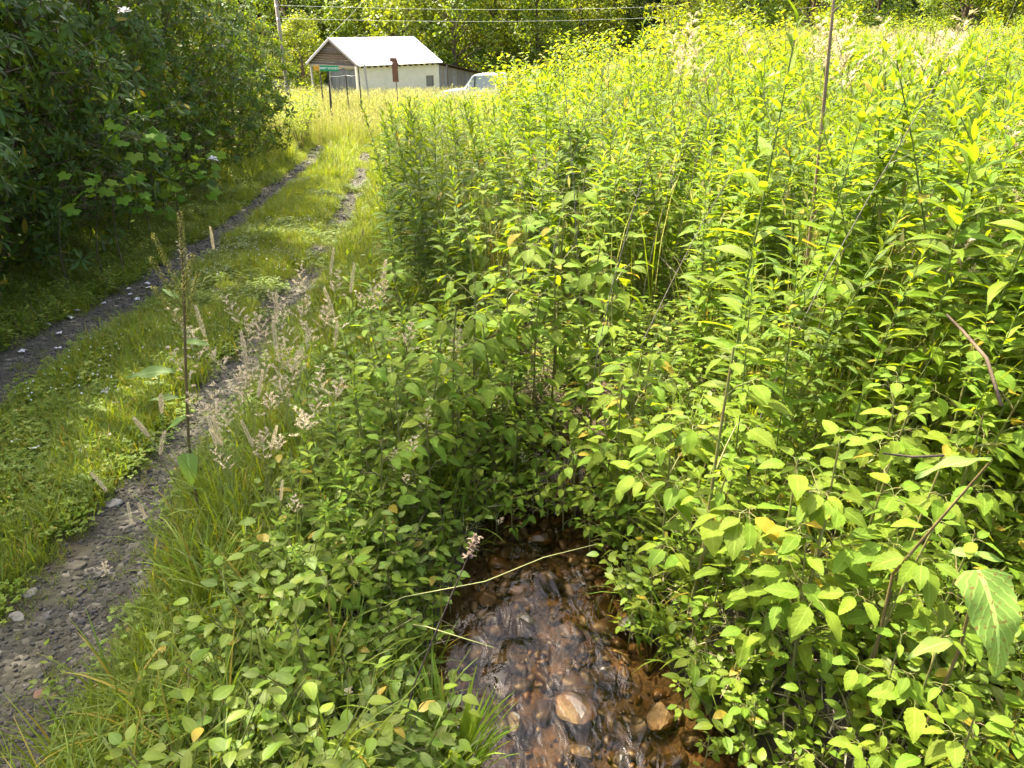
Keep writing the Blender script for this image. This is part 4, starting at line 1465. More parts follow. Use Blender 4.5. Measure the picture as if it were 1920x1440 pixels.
scatter('bed_stones', np.column_stack([x2, y2, np.minimum(ground(x2, y2) + .012, water_z(y2) - .012)]), yaw(m_, .3), np.exp(rng.normal(size=m_) * .35), PB2, 'flat brown stones lying on the stream bed', 'stones')
scatter('stream_pebbles', np.column_stack([xx, yy, ground(xx, yy) + .004]), yaw(n, .8), np.exp(rng.normal(size=n) * .5), PB, 'brown pebbles covering the stream bed', 'pebbles')

# ------------------------------------------------------------------ grass and low growth (uncountable)
S_LAWN = [src('lawn_source', tuft(26, .13, .0042, .07, .5, 1.1, 3), M_GRASS) for _ in range(4)]
S_TALL = [src('tall_source', tuft(22, .42, .0075, .07, .4, 1.1, 5), M_GRASS) for _ in range(4)]
S_BROAD = [src('broad_source', tuft(9, .40, .010, .05, .5, 1.2, 6), M_GRASS) for _ in range(5)]
S_FIELD = [src('field_source', join([tuft(16, .9, .010, .22, .25, .7, 4), tuft(16, 1.0, .006, .22, .25, .5, 4, 1)] + [leaf(.10, .018, 2, ovate, .3, .2, rnd=U(0, 1), mat=1).xf(frame((U(-.3, .3), U(-.3, .3), U(.75, 1.0)), pol(U(0, 6), 1.0))) for _ in range(12)]), [M_GRASS, M_MEADOW]) for _ in range(4)]
S_HAY = [src('hay_source', join([tuft(26, .85, .008, .25, .3, .8, 4)] + [leaf(.12, .022, 2, ovate, .3, .3, rnd=U(0, 1)).xf(frame((U(-.3, .3), U(-.3, .3), U(.65, .95)), pol(U(0, 6), .9))) for _ in range(16)]), M_HAY) for _ in range(3)]
def clover(nl, h, ls):
    ls = ls * .78
    gs = []
    for i in range(nl):
        a, r = U(0, 6.28), .09 * math.sqrt(U(0, 1))
        p = np.array([r * math.cos(a), r * math.sin(a), h * U(.4, 1)])
        gs.append(tube([(p[0] * .6, p[1] * .6, 0), p], .0008, 3))
        for k in range(3):
            gs.append(leaf(ls * U(.8, 1.1), ls * .75, 3, oblong, .15, .3, rnd=U(0, 1)).xf(frame(p, pol(a + k * 2.09, U(-.05, .3)))))
    return join(gs)
S_CLOVER = [src('clover_source', clover(16, .07, .022), M_CLOVER) for _ in range(3)]
S_HERB = [src('herb_source', joined(lowherb(U(.2, .34), 14, .05), 'low'), [M_JSTEM, M_CLOVER]) for _ in range(5)]
S_FLOWER = [src('white_clover_source', join([stone(.007, .8, sub=1)]), M_PETAL)]

def field_pts(n, x0, x1, y0, y1, pw=1.0):
    return U(x0, x1, n), y0 + (y1 - y0) * U(0, 1, n) ** pw

def right_edge(y):
    return np.interp(y, [0, 3.4, 5, 8, 11, 15, 23, 30, 40], [-1.1, -1.25, -1.3, -1.5, -2.0, -2.55, -3.6, -4.6, -6.2])

# short turf: centre strip and verges of the track
xx, yy = field_pts(30000, -6.4, -1.0, 1.2, 24, 1.7)
rn = rutness(xx, yy, .16 * vnoise(xx, yy, .35, 3))
sparse = np.where(xx < rut_left(yy) - .1, np.clip((yy - 4.5) / 3, .25, 1), 1)
ok = (U(0, 1, len(xx)) > rn * .93) & cull(xx, yy, .2) & (U(0, 1, len(xx)) < sparse) & (xx < right_edge(yy) + .3) & (stream_off(xx, yy) > .1)
xx, yy = xx[ok], yy[ok]
edge = np.clip(1 - rutness(xx, yy) * 1.2, .4, 1)
lush = .7 + 1.1 * np.clip(vnoise(xx, yy, .8, 41) + .5, 0, 1)
scatter('short_grass', np.column_stack([xx, yy, ground(xx, yy) - .01]), yaw(len(xx)), U(.6, 1.25, len(xx)) * edge * lush, S_LAWN, 'short green grass along the middle and edges of the track', 'grass')
xx, yy = field_pts(9000, -6.2, -1.0, 1.2, 16, 1.4)
ok = (rutness(xx, yy, .05) < .35) & cull(xx, yy, .1) & (stream_off(xx, yy) > .15) & (vnoise(xx, yy, .5, 51) > -.08)
xx, yy = xx[ok], yy[ok]
scatter('clover', np.column_stack([xx, yy, ground(xx, yy)]), yaw(len(xx), .2), U(.7, 1.4, len(xx)), S_CLOVER, 'low clover and small weeds in the track turf', 'ground cover')
xx, yy = field_pts(900, -4.2, -2.2, 4, 12)
ok = (rutness(xx, yy) < .2) & (vnoise(xx, yy, .9, 61) > .12)
xx, yy = xx[ok], yy[ok]
scatter('white_clover_heads', np.column_stack([xx, yy, ground(xx, yy) + .09]), yaw(len(xx)), U(.8, 1.5, len(xx)), S_FLOWER, 'tiny white clover heads in the turf between the ruts', 'clover flowers')

# knee high grass: right verge of the track, left bank of the stream, far verges
xx, yy = field_pts(11000, -7.5, .2, 1.0, 26, 1.6)
on = ((xx > rut_right(yy) + .32) & (xx < right_edge(yy) + .9)) | ((yy > 13) & (xx < rut_left(yy) - .5)) | ((yy > 15) & (np.abs(xx - (rut_left(yy) + rut_right(yy)) / 2) < .35))
z = ground(xx, yy)
ok = on & cull(xx, yy, .4) & (stream_off(xx, yy) > .02) & keeps_clear(xx, yy, z, .36, .05, [W_STREAM]) & (keeps_clear(xx, yy, z, .42, .05, [W_TRACK]) | (U(0, 1, len(xx)) < .10) | (yy > 14)) & ((yy > 4.6) | (U(0, 1, len(xx)) < .33))
xx, yy, z = xx[ok], yy[ok], z[ok]
scatter('tall_grass', np.column_stack([xx, yy, z - .02]), yaw(len(xx)), U(.6, 1.25, len(xx)), S_TALL, 'knee high green grass beside the track and stream', 'grass')

xx, yy = field_pts(1600, -1.7, 2.6, 1.1, 4.2, 1.2)
z = ground(xx, yy)
ok = (stream_off(xx, yy) > .05) & keeps_clear(xx, yy, z, .45, .06, [W_STREAM]) & (keeps_clear(xx, yy, z, .45, .05, [W_TRACK])) & (vnoise(xx, yy, .3, 93) > -.1)
xx, yy, z = xx[ok], yy[ok], z[ok]
scatter('bank_grass', np.column_stack([xx, yy, z - .02]), yaw(len(xx)), U(.7, 1.35, len(xx)), S_BROAD, 'loose broad bladed grass mixed into the bank herbs', 'grass')

# meadow beyond, pale and seeding
xx, yy = field_pts(34000, -26, 42, 11, 62, 1.6)
onr = (np.abs(xx - (rut_left(yy) + rut_right(yy)) / 2) < 1.3) & (yy < 21.5)
hm = np.array([(xx - HM[0, 3]), (yy - HM[1, 3])])
lx, ly = hm[0] * hu[0] + hm[1] * hu[1], hm[0] * hw_[0] + hm[1] * hw_[1]
inh = (lx > -1.2) & (lx < 13) & (ly > .2) & (ly < 7)
tr_ = (np.abs(xx - PT[0]) < 2.9) & (np.abs(yy - PT[1]) < 1.6)
hay = (xx > .46 * yy + 1.5 * vnoise(xx, yy, 4, 3)) & (yy > 13)
onr |= (yy < 17) & (xx < right_edge(yy) + .3)
ok = ~onr & ~inh & ~tr_ & cull(xx, yy, .9) & ~hay
sc_ = U(.55, 1.05, len(xx)) * np.where((yy > 28) & (yy < 38) & (np.abs(xx + 1) < 6), 1.4, 1.0)
scatter('meadow_grass', np.column_stack([xx[ok], yy[ok], ground(xx[ok], yy[ok]) - .03]), yaw(ok.sum(), .1), sc_[ok], S_FIELD, 'pale yellow green meadow grass in front of the house', 'grass')
xx, yy = field_pts(16000, 4, 60, 13, 60, 1.3)
ok = cull(xx, yy, .9) & (xx > .42 * yy + 2 * vnoise(xx, yy, 5, 3))
scatter('hay_grass', np.column_stack([xx[ok], yy[ok], ground(xx[ok], yy[ok]) - .03]), yaw(ok.sum(), .15), U(.6, 1.05, ok.sum()), S_HAY, 'dry beige hay grass on the sunny field to the right', 'grass')

# low herbs that close the ground under the weeds on both banks
xx, yy = field_pts(15000, -2, 9, .9, 13, 1.5)
z = ground(xx, yy)
ok = (xx > right_edge(yy) + .1) & (stream_off(xx, yy) > .03) & cull(xx, yy, .3) & keeps_clear(xx, yy, z, .26, .06, [W_STREAM, W_TRACK])
xx, yy, z = xx[ok], yy[ok], z[ok]
scatter('ground_herbs', np.column_stack([xx, yy, z - .02]), yaw(len(xx)), U(.6, 1.5, len(xx)), S_HERB, 'low leafy herbs covering the stream banks', 'undergrowth')
xx, yy = field_pts(3600, -7.4, -3.9, 2.2, 15, 1.3)
ok = (xx < rut_left(yy) - .28) & cull(xx, yy, .3)
xx, yy = xx[ok], yy[ok]
scatter('verge_herbs', np.column_stack([xx, yy, ground(xx, yy) - .02]), yaw(len(xx)), U(.4, 1.0, len(xx)), S_HERB, 'low leafy weeds between the thicket and the left rut', 'undergrowth')
# dead litter on the banks
S_LITTER = [src('litter_source', join([blade(U(.06, .18), .004, 1.3, U(0, 6), .2, 2, U(0, 1), (U(-.15, .15), U(-.15, .15), U(.005, .03))) for _ in range(10)]), M_HAY) for _ in range(3)]
xx, yy = field_pts(3500, -2, 6, .9, 8, 1.3)
ok = (xx > -1.6) & (xx > -1.25) & (stream_off(xx, yy) > .2) & cull(xx, yy, .1)
scatter('dead_litter', np.column_stack([xx[ok], yy[ok], ground(xx[ok], yy[ok]) + .01]), yaw(ok.sum(), .3), U(.6, 1.2, ok.sum()), S_LITTER, 'dead brown grass litter under the weeds', 'litter')

# ------------------------------------------------------------------ words for one plant among many: what it stands beside
MARKS = [(1540, 240, 'the brown stake'), (1485, 110, 'the tall weed left of the stake'), (1594, 150, 'the tall weed right of the stake'), (1722, 150, 'the tall weed before the hay field'), (1215, 110, 'the dark drooping weed'), (1782, 340, 'the bright weed over yellow leaves'),
         (1890, 620, 'the long bladed weed at the right frame edge'), (1345, 380, 'the weed amid the stand'), (1440, 560, 'the leaning weed right of the jewelweeds'), (1810, 630, 'the broken brown stick'), (1050, 250, 'the grey dead twigs'), (980, 320, 'the pale dead twigs'), (1260, 180, 'the twigs before the sunny stand'),
         (860, 240, 'the dark thin twigs by the track'), (1365, 760, 'the tallest jewelweed'), (1172, 760, 'the slender arching jewelweed'), (965, 660, 'the sunlit lone jewelweed'), (790, 690, 'the large leaved jewelweed'), (1850, 1150, 'the spotted dock leaf'), (1790, 860, 'the pale level dock leaf'), (1030, 960, 'the dark stream head'),
         (1300, 1200, 'the jewelweed drooping over the water'), (345, 700, 'the tall dock'), (890, 1050, 'the dead brown stalk'), (830, 1380, 'the bright sedge clump'), (560, 850, 'the upright grass by the rut'), (690, 400, 'the right rut'), (1500, 1000, 'the middle of the right bank'), (1450, 1390, 'the water at the lower frame edge'), (1680, 1300, 'the lower right corner growth'), (560, 1250, 'the lower left herbs'), (640, 1000, 'the left bank grass'), (1080, 480, 'the shaded jewelweed crowd'), (880, 480, 'the left side of the jewelweed crowd'), (1880, 200, 'the hay field corner'), (1890, 420, 'the fine grass clump at the frame edge'), (1660, 520, 'the weed leaning over the yellow leaves'), (1640, 300, 'the weed between stake and hay field'), (1400, 200, 'the field edge trees'), (1130, 330, 'the top of the jewelweed crowd'), (1250, 480, 'the gap right of the jewelweed crowd'), (1600, 720, 'the yellow leaves'), (1250, 620, 'the shaded weeds over the stream'), (780, 300, 'the shaded weeds at the track edge')]
def beside(x, y, z, h, word):
    px, py, _ = project(x, y, z + h * .9)
    px, py = float(px), float(py)
    q = min(MARKS, key=lambda m_: (m_[0] - px) ** 2 + (m_[1] - py) ** 2)
    dx_, dy_ = px - q[0], py - q[1]
    lr, fb = ('right' if dx_ > 0 else 'left'), ('before' if dy_ > 0 else 'behind')
    side = f'{lr} of' if abs(dx_) > 2.2 * abs(dy_) else f'just {fb}' if abs(dy_) > 2.2 * abs(dx_) else f'{fb} and {lr} of'
    if math.hypot(dx_, dy_) > 75:
        side = 'well ' + side.replace('just ', '')
    tall = 'towering' if h > 1.85 else 'tall' if h > 1.6 else 'high' if h > 1.35 else 'short' if h < .6 else 'low' if h < .95 else 'middling'
    return f'{tall} {word} {side} {q[2]}', f'{word} plants by {q[2]}'

# ------------------------------------------------------------------ jewelweed, one by one
JP = [jewelweed(1.0, U(1.25, 1.65), int(rng.integers(4, 7))) for _ in range(8)]
JSTEM = [mesh('stem', p[0], M_JSTEM) for p in JP]
JS = [jewelweed(.45, U(.6, .85), int(rng.integers(3, 5))) for _ in range(6)]
JSSTEM = [mesh('stem', p[0], M_JSTEM) for p in JS]
jn = 0
def jewel(px, py, h, label, group):
    global jn
    p = hit(px, py, h)
    jn += 1
    if label is L2 and jn % 3 == 0:
        return
    small = h < .62
    L_P, L_S = (JS, JSSTEM) if small else (JP, JSTEM)
    i = jn % len(L_P)
    jn += 1
    if label in (L1, L2, L3):
        label, group = beside(p[0], p[1], p[2], h, 'broad-leaved jewelweed' if label is not L3 else 'small jewelweed')
    place_near(L_P[i], 'jewel', 'jewelweed', p, label, 'plant', group, U(0, 6), h / (.45 if small else 1.0) * U(.95, 1.05), L_S[i])

GJ1, GJ2, GJ3 = 'jewelweeds of the shaded middle clump', 'jewelweeds on the right bank', 'small jewelweeds at the left bank'
L1 = 'soft green jewelweed in the shaded clump above the stream'
L2 = 'jewelweed with broad toothed leaves on the right bank'
L3 = 'small jewelweed low on the left bank of the stream'
for a in ((1000, 900, .40), (1060, 905, .42), (1110, 890, .5), (1150, 920, .42), (960, 920, .38), (1030, 860, .5), (1085, 850, .55), (1140, 850, .6), (1180, 830, .65), (1190, 900, .5), (930, 900, .42), (1120, 800, .65), (1060, 820, .6), (1160, 770, .75), (1200, 700, .9), (1210, 620, 1.05), (1180, 660, .95)):
    jewel(*a, L1, GJ1)
for a in ((1080, 330, 1.35), (1000, 345, 1.3), (905, 425, 1.2), (965, 425, 1.25), (1135, 430, 1.25), (880, 520, 1.1), (760, 490, 1.05), (1000, 530, 1.1), (1110, 480, 1.2), (1165, 560, 1.1), (1050, 380, 1.3), (835, 560, 1.05), (1040, 470, 1.2), (940, 500, 1.15),
          (870, 740, .72), (740, 700, .8), (700, 830, .6), (780, 880, .5), (890, 880, .42), (960, 800, .55), (1060, 770, .65), (850, 690, .8), (680, 760, .65), (930, 690, .85), (1090, 690, .85), (1130, 640, .95), (800, 800, .6), (1010, 850, .45), (730, 620, .85), (920, 600, .95)):
    jewel(*a, L1, GJ1)
jewel(965, 612, .95, 'sunlit pale jewelweed standing alone over the dark gap in the middle', GJ1)
jewel(790, 640, .85, 'jewelweed with large smooth leaves left of the dark gap', GJ1)
jewel(1000, 770, .6, 'jewelweed with a bright leaf just above the dark end of the stream', GJ1)
for a in ((1270, 760, 1.0), (1330, 860, .95), (1290, 960, .85), (1500, 880, 1.05), (1430, 1010, .9), (1560, 960, 1.0), (1640, 1010, .9), (1400, 1090, .8), (1500, 1090, .8), (1700, 1010, .9), (1600, 1130, .8), (1340, 1110, .6), (1480, 1200, .6), (1390, 1210, .5),
          (1600, 1250, .6), (1700, 1180, .7), (1530, 1310, .5), (1430, 1330, .4), (1360, 1320, .3), (1660, 1340, .5), (1780, 1290, .6), (1850, 1350, .55), (1200, 940, .5), (1240, 1010, .45), (1740, 1090, .8), (1550, 1060, .85), (1460, 960, .9), (1770, 1180, .7), (1720, 1400, .4), (1560, 1400, .35), (1480, 1420, .3), (1830, 1420, .4)):
    jewel(*a, L2, GJ2)
for a in ((1640, 640, 1.05), (1720, 690, 1.0), (1800, 700, .95), (1690, 760, .95), (1770, 790, .9), (1850, 760, .9), (1620, 740, 1.0), (1880, 690, 1.0), (1820, 880, .85), (1750, 880, .9), (1880, 940, .8), (1820, 980, .8), (1890, 1060, .7), (1850, 640, 1.05), (1760, 620, 1.1), (1590, 830, 1.0), (1670, 850, .95)):
    jewel(*a, L2, GJ2)
jewel(1365, 705, 1.3, 'tallest jewelweed on the right bank with its top leaves spread wide', GJ2)
jewel(1172, 708, 1.0, 'slender jewelweed arching over the stream head from the right bank', GJ2)
jewel(1110, 950, .38, 'low jewelweed with broad leaves hanging over the top of the stream', GJ2)
for a in ((1290, 1265, .3), (1345, 1300, .34), (1330, 1390, .28), (1255, 1205, .34), (1185, 1135, .32), (1380, 1440, .25), (1235, 1100, .42), (1210, 1060, .42)):
    jewel(*a, L2, GJ2)
jewel(1300, 1170, .36, 'low jewelweed drooping over the right edge of the water', GJ2)
for a in ((560, 1190, .33), (620, 1150, .36), (700, 1130, .4), (520, 1170, .3), (640, 1230, .3), (740, 1080, .42), (590, 1260, .26), (680, 1290, .28), (560, 1330, .22), (620, 1370, .22), (800, 1000, .42), (840, 1060, .34), (760, 1160, .33), (830, 950, .42), (720, 1000, .45), (660, 1050, .45), (480, 1250, .26), (520, 1400, .2), (600, 1080, .4), (790, 1110, .3), (700, 1230, .28), (450, 1330, .22), (500, 1320, .2), (740, 1230, .25)):
    jewel(*a, L3, GJ3)

# leafy seedlings and violets at the lower left
LH = [lowherb(.3, int(U(12, 22)), U(.036, .056)) for _ in range(6)]
LHS = [mesh('stem', p[0], M_JSTEM) for p in LH]
for j, (px_, py_, h_) in enumerate(((95, 1240, .22), (200, 1160, .26), (330, 1110, .34), (390, 1130, .36), (430, 1090, .4), (480, 1120, .38), (370, 1180, .3), (450, 1190, .3), (300, 1220, .26), (530, 1240, .28), (610, 1310, .24), (660, 1330, .24), (480, 1300, .24), (270, 1320, .22), (550, 1100, .4), (620, 1010, .45), (700, 930, .5), (520, 1050, .42), (580, 1150, .36), (660, 1120, .4), (350, 1400, .18), (200, 1440, .16), (620, 1430, .18), (700, 1380, .2), (440, 1440, .16), (650, 1190, .34), (720, 1160, .34), (560, 970, .46))):
    if j % 4 == 2:
        continue
    p = hit(px_, py_, h_)
    lab, grp = beside(p[0], p[1], p[2], h_, 'leafy seedling')
    place_near(LH[j % 6], 'low', 'leafy_seedling', p, lab, 'plant', grp, U(0, 6), h_ / .3, LHS[j % 6])
M_VIO = [mesh('leaf', leaf(1, .95, 9, heart, .12, .5, .0, .03), M_DOCK) for _ in range(2)]
for (px_, py_, lab) in ((360, 1395, 'violet with round heart leaves low at the bottom left'), (415, 1400, 'violet with a dull heart leaf right of the round violet'), (475, 1330, 'violet among the lower left seedlings'), (350, 1300, 'violet hidden under the arching grass at the lower left'), (560, 1420, 'violet at the foot of the picture left of the sedge')):
    p = hit(px_, py_, .1)
    t = thing('violet', p, lab, 'plant', 'violets of the lower left growth')
    obj('stem', mesh('stem', join([tube([(0, 0, -.02), pol(a, 1.2, .1)], .0016, 4) for a in (0, 1.3, 2.6, 3.9, 5.2)]), M_JSTEM), t)
    for k_, a in enumerate((0, 1.3, 2.6, 3.9, 5.2)):
        obj('leaf', M_VIO[k_ % 2], t, frame(pol(a, 1.2, .1), pol(a, U(-.2, .3)), (0, 0, 1), U(.05, .075)))

# ------------------------------------------------------------------ narrow-leaved weeds
NP = [narrowweed(1.5, int(U(58, 88)), U(.13, .21), U(.03, .2), (0, 5, 1, 3, 0, 6, 2, 4, 0, 3, 7, 1)[i], (.05, .2, .32, .1, .12, .25, .4, .06, .18, .3, .1, .22)[i]) for i in range(12)]
NSTEM = [mesh('stem', p[0], M_NSTEM) for p in NP]
NKIND = ['olive' if i in (1, 4, 8, 11) else 'narrow' for i in range(12)]
NFOL = [mesh('foliage', joined((None, p[1]), k_), [M_NARROW, M_OLIVE if k_ == 'olive' else M_NARROW]) for p, k_ in zip(NP, NKIND)]
S_JEWEL = [src('broad_weed_source', joined(JP[k_], 'jewel').xf(np.diag([1.15, 1.15, 1.5, 1])), [M_JSTEM, M_JEWEL]) for k_ in range(2)]
S_NARROW = S_JEWEL + [src('weed_source', joined(p, k_), [M_NSTEM, M_OLIVE if k_ == 'olive' else M_NARROW]) for p, k_ in zip(NP, NKIND)]
BIG = [narrowweed(1.9, 54, .185, .12, 2) for _ in range(3)]
BSTEM = [mesh('stem', p[0], M_NSTEM) for p in BIG]
for i, (px, py, h, lab) in enumerate(((1484, 44, 2.02, 'tall narrow leaved weed just left of the brown stake'), (1594, 86, 1.95, 'tall narrow leaved weed just right of the brown stake'), (1722, 84, 1.9, 'tall sunlit weed before the pale hay field'),
                                      (1215, 48, 2.0, 'dark drooping weed standing above the others against the dark wood'), (1782, 282, 1.5, 'bright yellow green weed at the right over the pale leaves'), (1890, 560, 1.3, 'sunlit weed with long blades at the right frame edge'),
                                      (1345, 300, 1.6, 'narrow leaved weed before the middle of the stand'), (1635, 150, 1.8, 'narrow leaved weed between the stake and the hay field'), (1440, 480, 1.4, 'leaning narrow leaved weed in front of the stand, right of the jewelweeds'),
                                      (1540, 430, 1.45, 'narrow leaved weed directly below the stake'), (1660, 470, 1.4, 'narrow leaved weed leaning over the yellow leaves'), (1900, 330, 1.6, 'weed at the right frame edge below the hay field'))):
    p = hit(px, py, h, 9)
    if p[1] > 4.6 and py < 160:
        y = (3.3, 3.6, 3.9, 7.5)[min(i, 3)]
        q = at_y(px, py, y)
        p = np.array([q[0], q[1], float(ground(q[0], q[1]))])
        h = q[2] - p[2]
    place_near(BIG[i % 3], 'narrow', 'narrow_leaved_weed', p, lab, 'weed', 'narrow leaved weeds right of the stream', U(0, 6), h / 1.9, BSTEM[i % 3])

def prof_y(px):
    return np.interp(px, PROFX, PROFY)

# candidate spots in front-to-back order
n = 15000
yy = 2.2 + 20 * U(0, 1, n) ** 1.55
xx = U(-4.5, 16, n)
z = ground(xx, yy)
h = np.where(yy < 5, U(1.0, 1.5, n) + .75 * sstep(.8, 2.4, xx), np.where(yy < 9, U(1.3, 2.15, n), U(1.3, 2.3, n)))
px, py, zc = project(xx, yy, z + h)
pr = prof_y(px)
zt = z + h
low = py < pr                                        # too tall for the outline of the stand: shorten
hmax = (CAM_Z + yy * np.array([ray(960, q)[2] / ray(960, q)[1] for q in pr])) - z
h = np.where(low, np.minimum(h, hmax * U(.5, 1.0, n) ** .8), h)
on = (xx > right_edge(yy) + .15) & (stream_off(xx, yy) > .35) & (h > .55)
jz = (xx > -1.4) & (xx < 1.15) & (yy < 5.6)           # the jewelweed clump keeps its ground
jz |= (xx > .4) & (xx < 2.3) & (yy < 2.75)
on &= ~jz & ~((yy < 3.2) & (xx < 1.9))
on &= keeps_clear(xx, yy, z, h, .12, [W_STREAM, W_TRACK, W_HOUSE]) & cull(xx, yy, h)
on &= keeps_clear(xx, yy, z, h, .05, [W_LIT]) | (U(0, 1, n) < .3)
on &= (px > 640) & ((vnoise(xx, yy, 1.5, 91) < .10) | (U(0, 1, n) < .35))
idx = np.where(on)[0]
idx = idx[np.argsort(yy[idx])]
# thin to an even spacing
keep, cells = [], {}
for i in idx:
    s = .15 + .013 * yy[i]
    key = (int(xx[i] / s), int(yy[i] / s), )
    if key in cells:
        continue
    cells[key] = 1
    keep.append(i)
keep = np.array(keep)
keep = np.concatenate([keep[px[keep] < 1925], keep[px[keep] >= 1925]])
near = keep[:100]
mid = keep[100:288]
rest = keep[288:]
zones = lambda x, y: (('narrow leaved weed in the near stand right of the stream', 'weeds of the near stand') if y < 6 else ('narrow leaved weed in the thick stand along the right side of the track', 'weeds along the track') if x < 0 else ('narrow leaved weed in the middle of the sunny stand', 'weeds of the sunny stand'))
for j, i in enumerate(near):
    if j % 8 == 3:
        lab, grp = beside(xx[i], yy[i], z[i], h[i], 'broad-leaved weed')
        place_near(JP[j % 8], 'jewel', 'broad_leaved_weed', (xx[i], yy[i], z[i]), lab, 'weed', grp, U(0, 6), min(h[i], 1.25), JSTEM[j % 8])
        continue
    lab, grp = beside(xx[i], yy[i], z[i], h[i], 'narrow-leaved weed')
    place_near(NP[j % 12], NKIND[j % 12], 'narrow_leaved_weed', (xx[i], yy[i], z[i]), lab, 'weed', grp, U(0, 6), h[i] / 1.5, NSTEM[j % 12])
for j, i in enumerate(mid):
    lab, grp = beside(xx[i], yy[i], z[i], h[i], 'narrow-leaved weed')
    place_far((NSTEM[j % 12], NFOL[j % 12]), 'narrow_leaved_weed', (xx[i], yy[i], z[i]), lab, 'weed', grp, U(0, 6), h[i] / 1.5)
scatter('weed_stand', np.column_stack([xx[rest], yy[rest], z[rest]]), yaw(len(rest), .1), h[rest] / 1.5, S_NARROW, 'dense stand of narrow leaved weeds farther back on the right', 'weeds')
# tall grass that fills the pockets between the weeds
xx, yy = field_pts(1000, -3, 13, 2.8, 18, 1.3)
z = ground(xx, yy)
hh = U(.8, 1.5, len(xx))
px, py, _ = project(xx, yy, z + hh)
ok = (vnoise(xx, yy, 1.5, 91) > .02) & (xx > right_edge(yy) + .2) & (stream_off(xx, yy) > .5) & ~((yy < 3.4) & (xx < 2.0)) & (py > prof_y(px)) & cull(xx, yy, 1) & keeps_clear(xx, yy, z, hh, .1, [W_STREAM, W_TRACK, W_HOUSE]) & ~((xx > -1.4) & (xx < 1.2) & (yy < 5.6))
scatter('stand_grass', np.column_stack([xx[ok], yy[ok], z[ok] - .02]), yaw(ok.sum(), .12), hh[ok], S_FIELD, 'tall seeding grass in pockets between the weeds', 'grass')

# low weed stand on the near left, between rut and jewelweeds
lw = [narrowweed(.75, 32, .11, .1, 1) for _ in range(4)]
LWS = [mesh('stem', p[0], M_NSTEM) for p in lw]
for j, (px_, py_, h_) in enumerate(((640, 560, .85), (600, 640, .8), (650, 640, .85), (570, 720, .75), (620, 760, .7), (660, 690, .8), (590, 800, .65), (540, 850, .6), (640, 850, .6), (600, 920, .55), (680, 920, .5), (520, 960, .5), (560, 1010, .45), (650, 980, .45), (470, 1000, .4), (710, 560, .9), (690, 480, .95), (650, 480, .9), (740, 420, 1.0), (780, 380, 1.1), (720, 380, 1.0), (830, 400, 1.1), (870, 370, 1.15), (390, 1270, .35), (330, 1330, .3), (250, 1380, .3), (420, 1390, .28), (160, 1400, .25), (390, 1020, .4), (350, 1150, .35), (120, 1390, .25), (300, 1280, .3), (700, 640, .8), (750, 560, .95))):
    p = hit(px_, py_, h_)
    lab, grp = beside(p[0], p[1], p[2], h_, 'narrow-leaved verge weed')
    place_near(lw[j % 4], 'narrow', 'narrow_leaved_weed', p, lab, 'weed', grp, U(0, 6), h_ / .75, LWS[j % 4])

# ------------------------------------------------------------------ seeding grass stalks
SG = [seedgrass(1.0, k % 2) for k in range(8)]
SGB = [mesh('stalk', b, [M_SEEDSTEM, M_GRASS]) for b, _ in SG]
SGH = [mesh('seed_head', q, M_SEED) for _, q in SG]
def seed_stalk(px, py, h, label, group, kind=None, y=None):
    i = int(rng.integers(0, 4)) * 2 + (int(U(0, 1) < .5) if kind is None else kind)
    if y is None:
        p = hit(px, py, h)
    else:
        q = at_y(px, py, y)
        p = np.array([q[0], q[1], float(ground(q[0], q[1]))])
        h = q[2] - p[2]
    top = SG[i][0].v[:, 2].argmax()
    rz, s = U(0, 6), h / 1.0
    if label is LSG or label.startswith('pale seeding grass stalk'):
        label, group = beside(p[0], p[1], p[2], h, 'feathery tan-headed grass' if i % 2 else 'spiked tan-headed grass')
    t = thing('seeding_grass', p, label, 'grass stalk', group, rz, s)
    obj('stalk', SGB[i], t)
    hh = obj('seed_head', SGH[i], t)
    return t

GS = 'tan seeding grasses beside the right rut'
LSG = 'tan feathery seeding grass stalk beside the right rut'
for a in ((392, 420, 1.0, 0), (585, 470, 1.0, 0), (575, 535, .95, 1), (620, 500, 1.0, 0), (590, 590, .9, 1), (480, 545, 1.0, 0), (470, 575, .95, 1), (510, 560, .95, 1), (445, 640, .9, 0), (510, 620, .9, 0), (545, 690, .85, 1), (600, 600, .85, 0), (400, 670, .9, 1), (385, 640, .95, 1), (470, 700, .8, 1), (530, 740, .75, 1), (420, 730, .8, 0), (560, 700, .8, 1), (490, 660, .85, 1),
          (620, 640, .85, 1), (650, 540, .95, 0), (700, 540, .95, 1), (720, 640, .85, 1), (735, 800, .65, 1), (730, 870, .55, 1), (480, 780, .75, 0), (495, 790, .72, 0), (405, 760, .78, 0), (355, 770, .8, 0), (410, 800, .72, 0), (440, 830, .68, 0), (500, 900, .55, 0), (390, 560, 1.0, 0), (670, 510, 1.0, 0), (560, 560, .95, 1), (450, 690, .85, 1), (360, 700, .9, 1), (610, 720, .75, 1)):
    seed_stalk(a[0], a[1], a[2], LSG, GS, a[3])
    seed_stalk(a[0] + U(-45, 45), a[1] + U(-30, 45), a[2] * U(.85, 1.0), LSG, GS, 1)
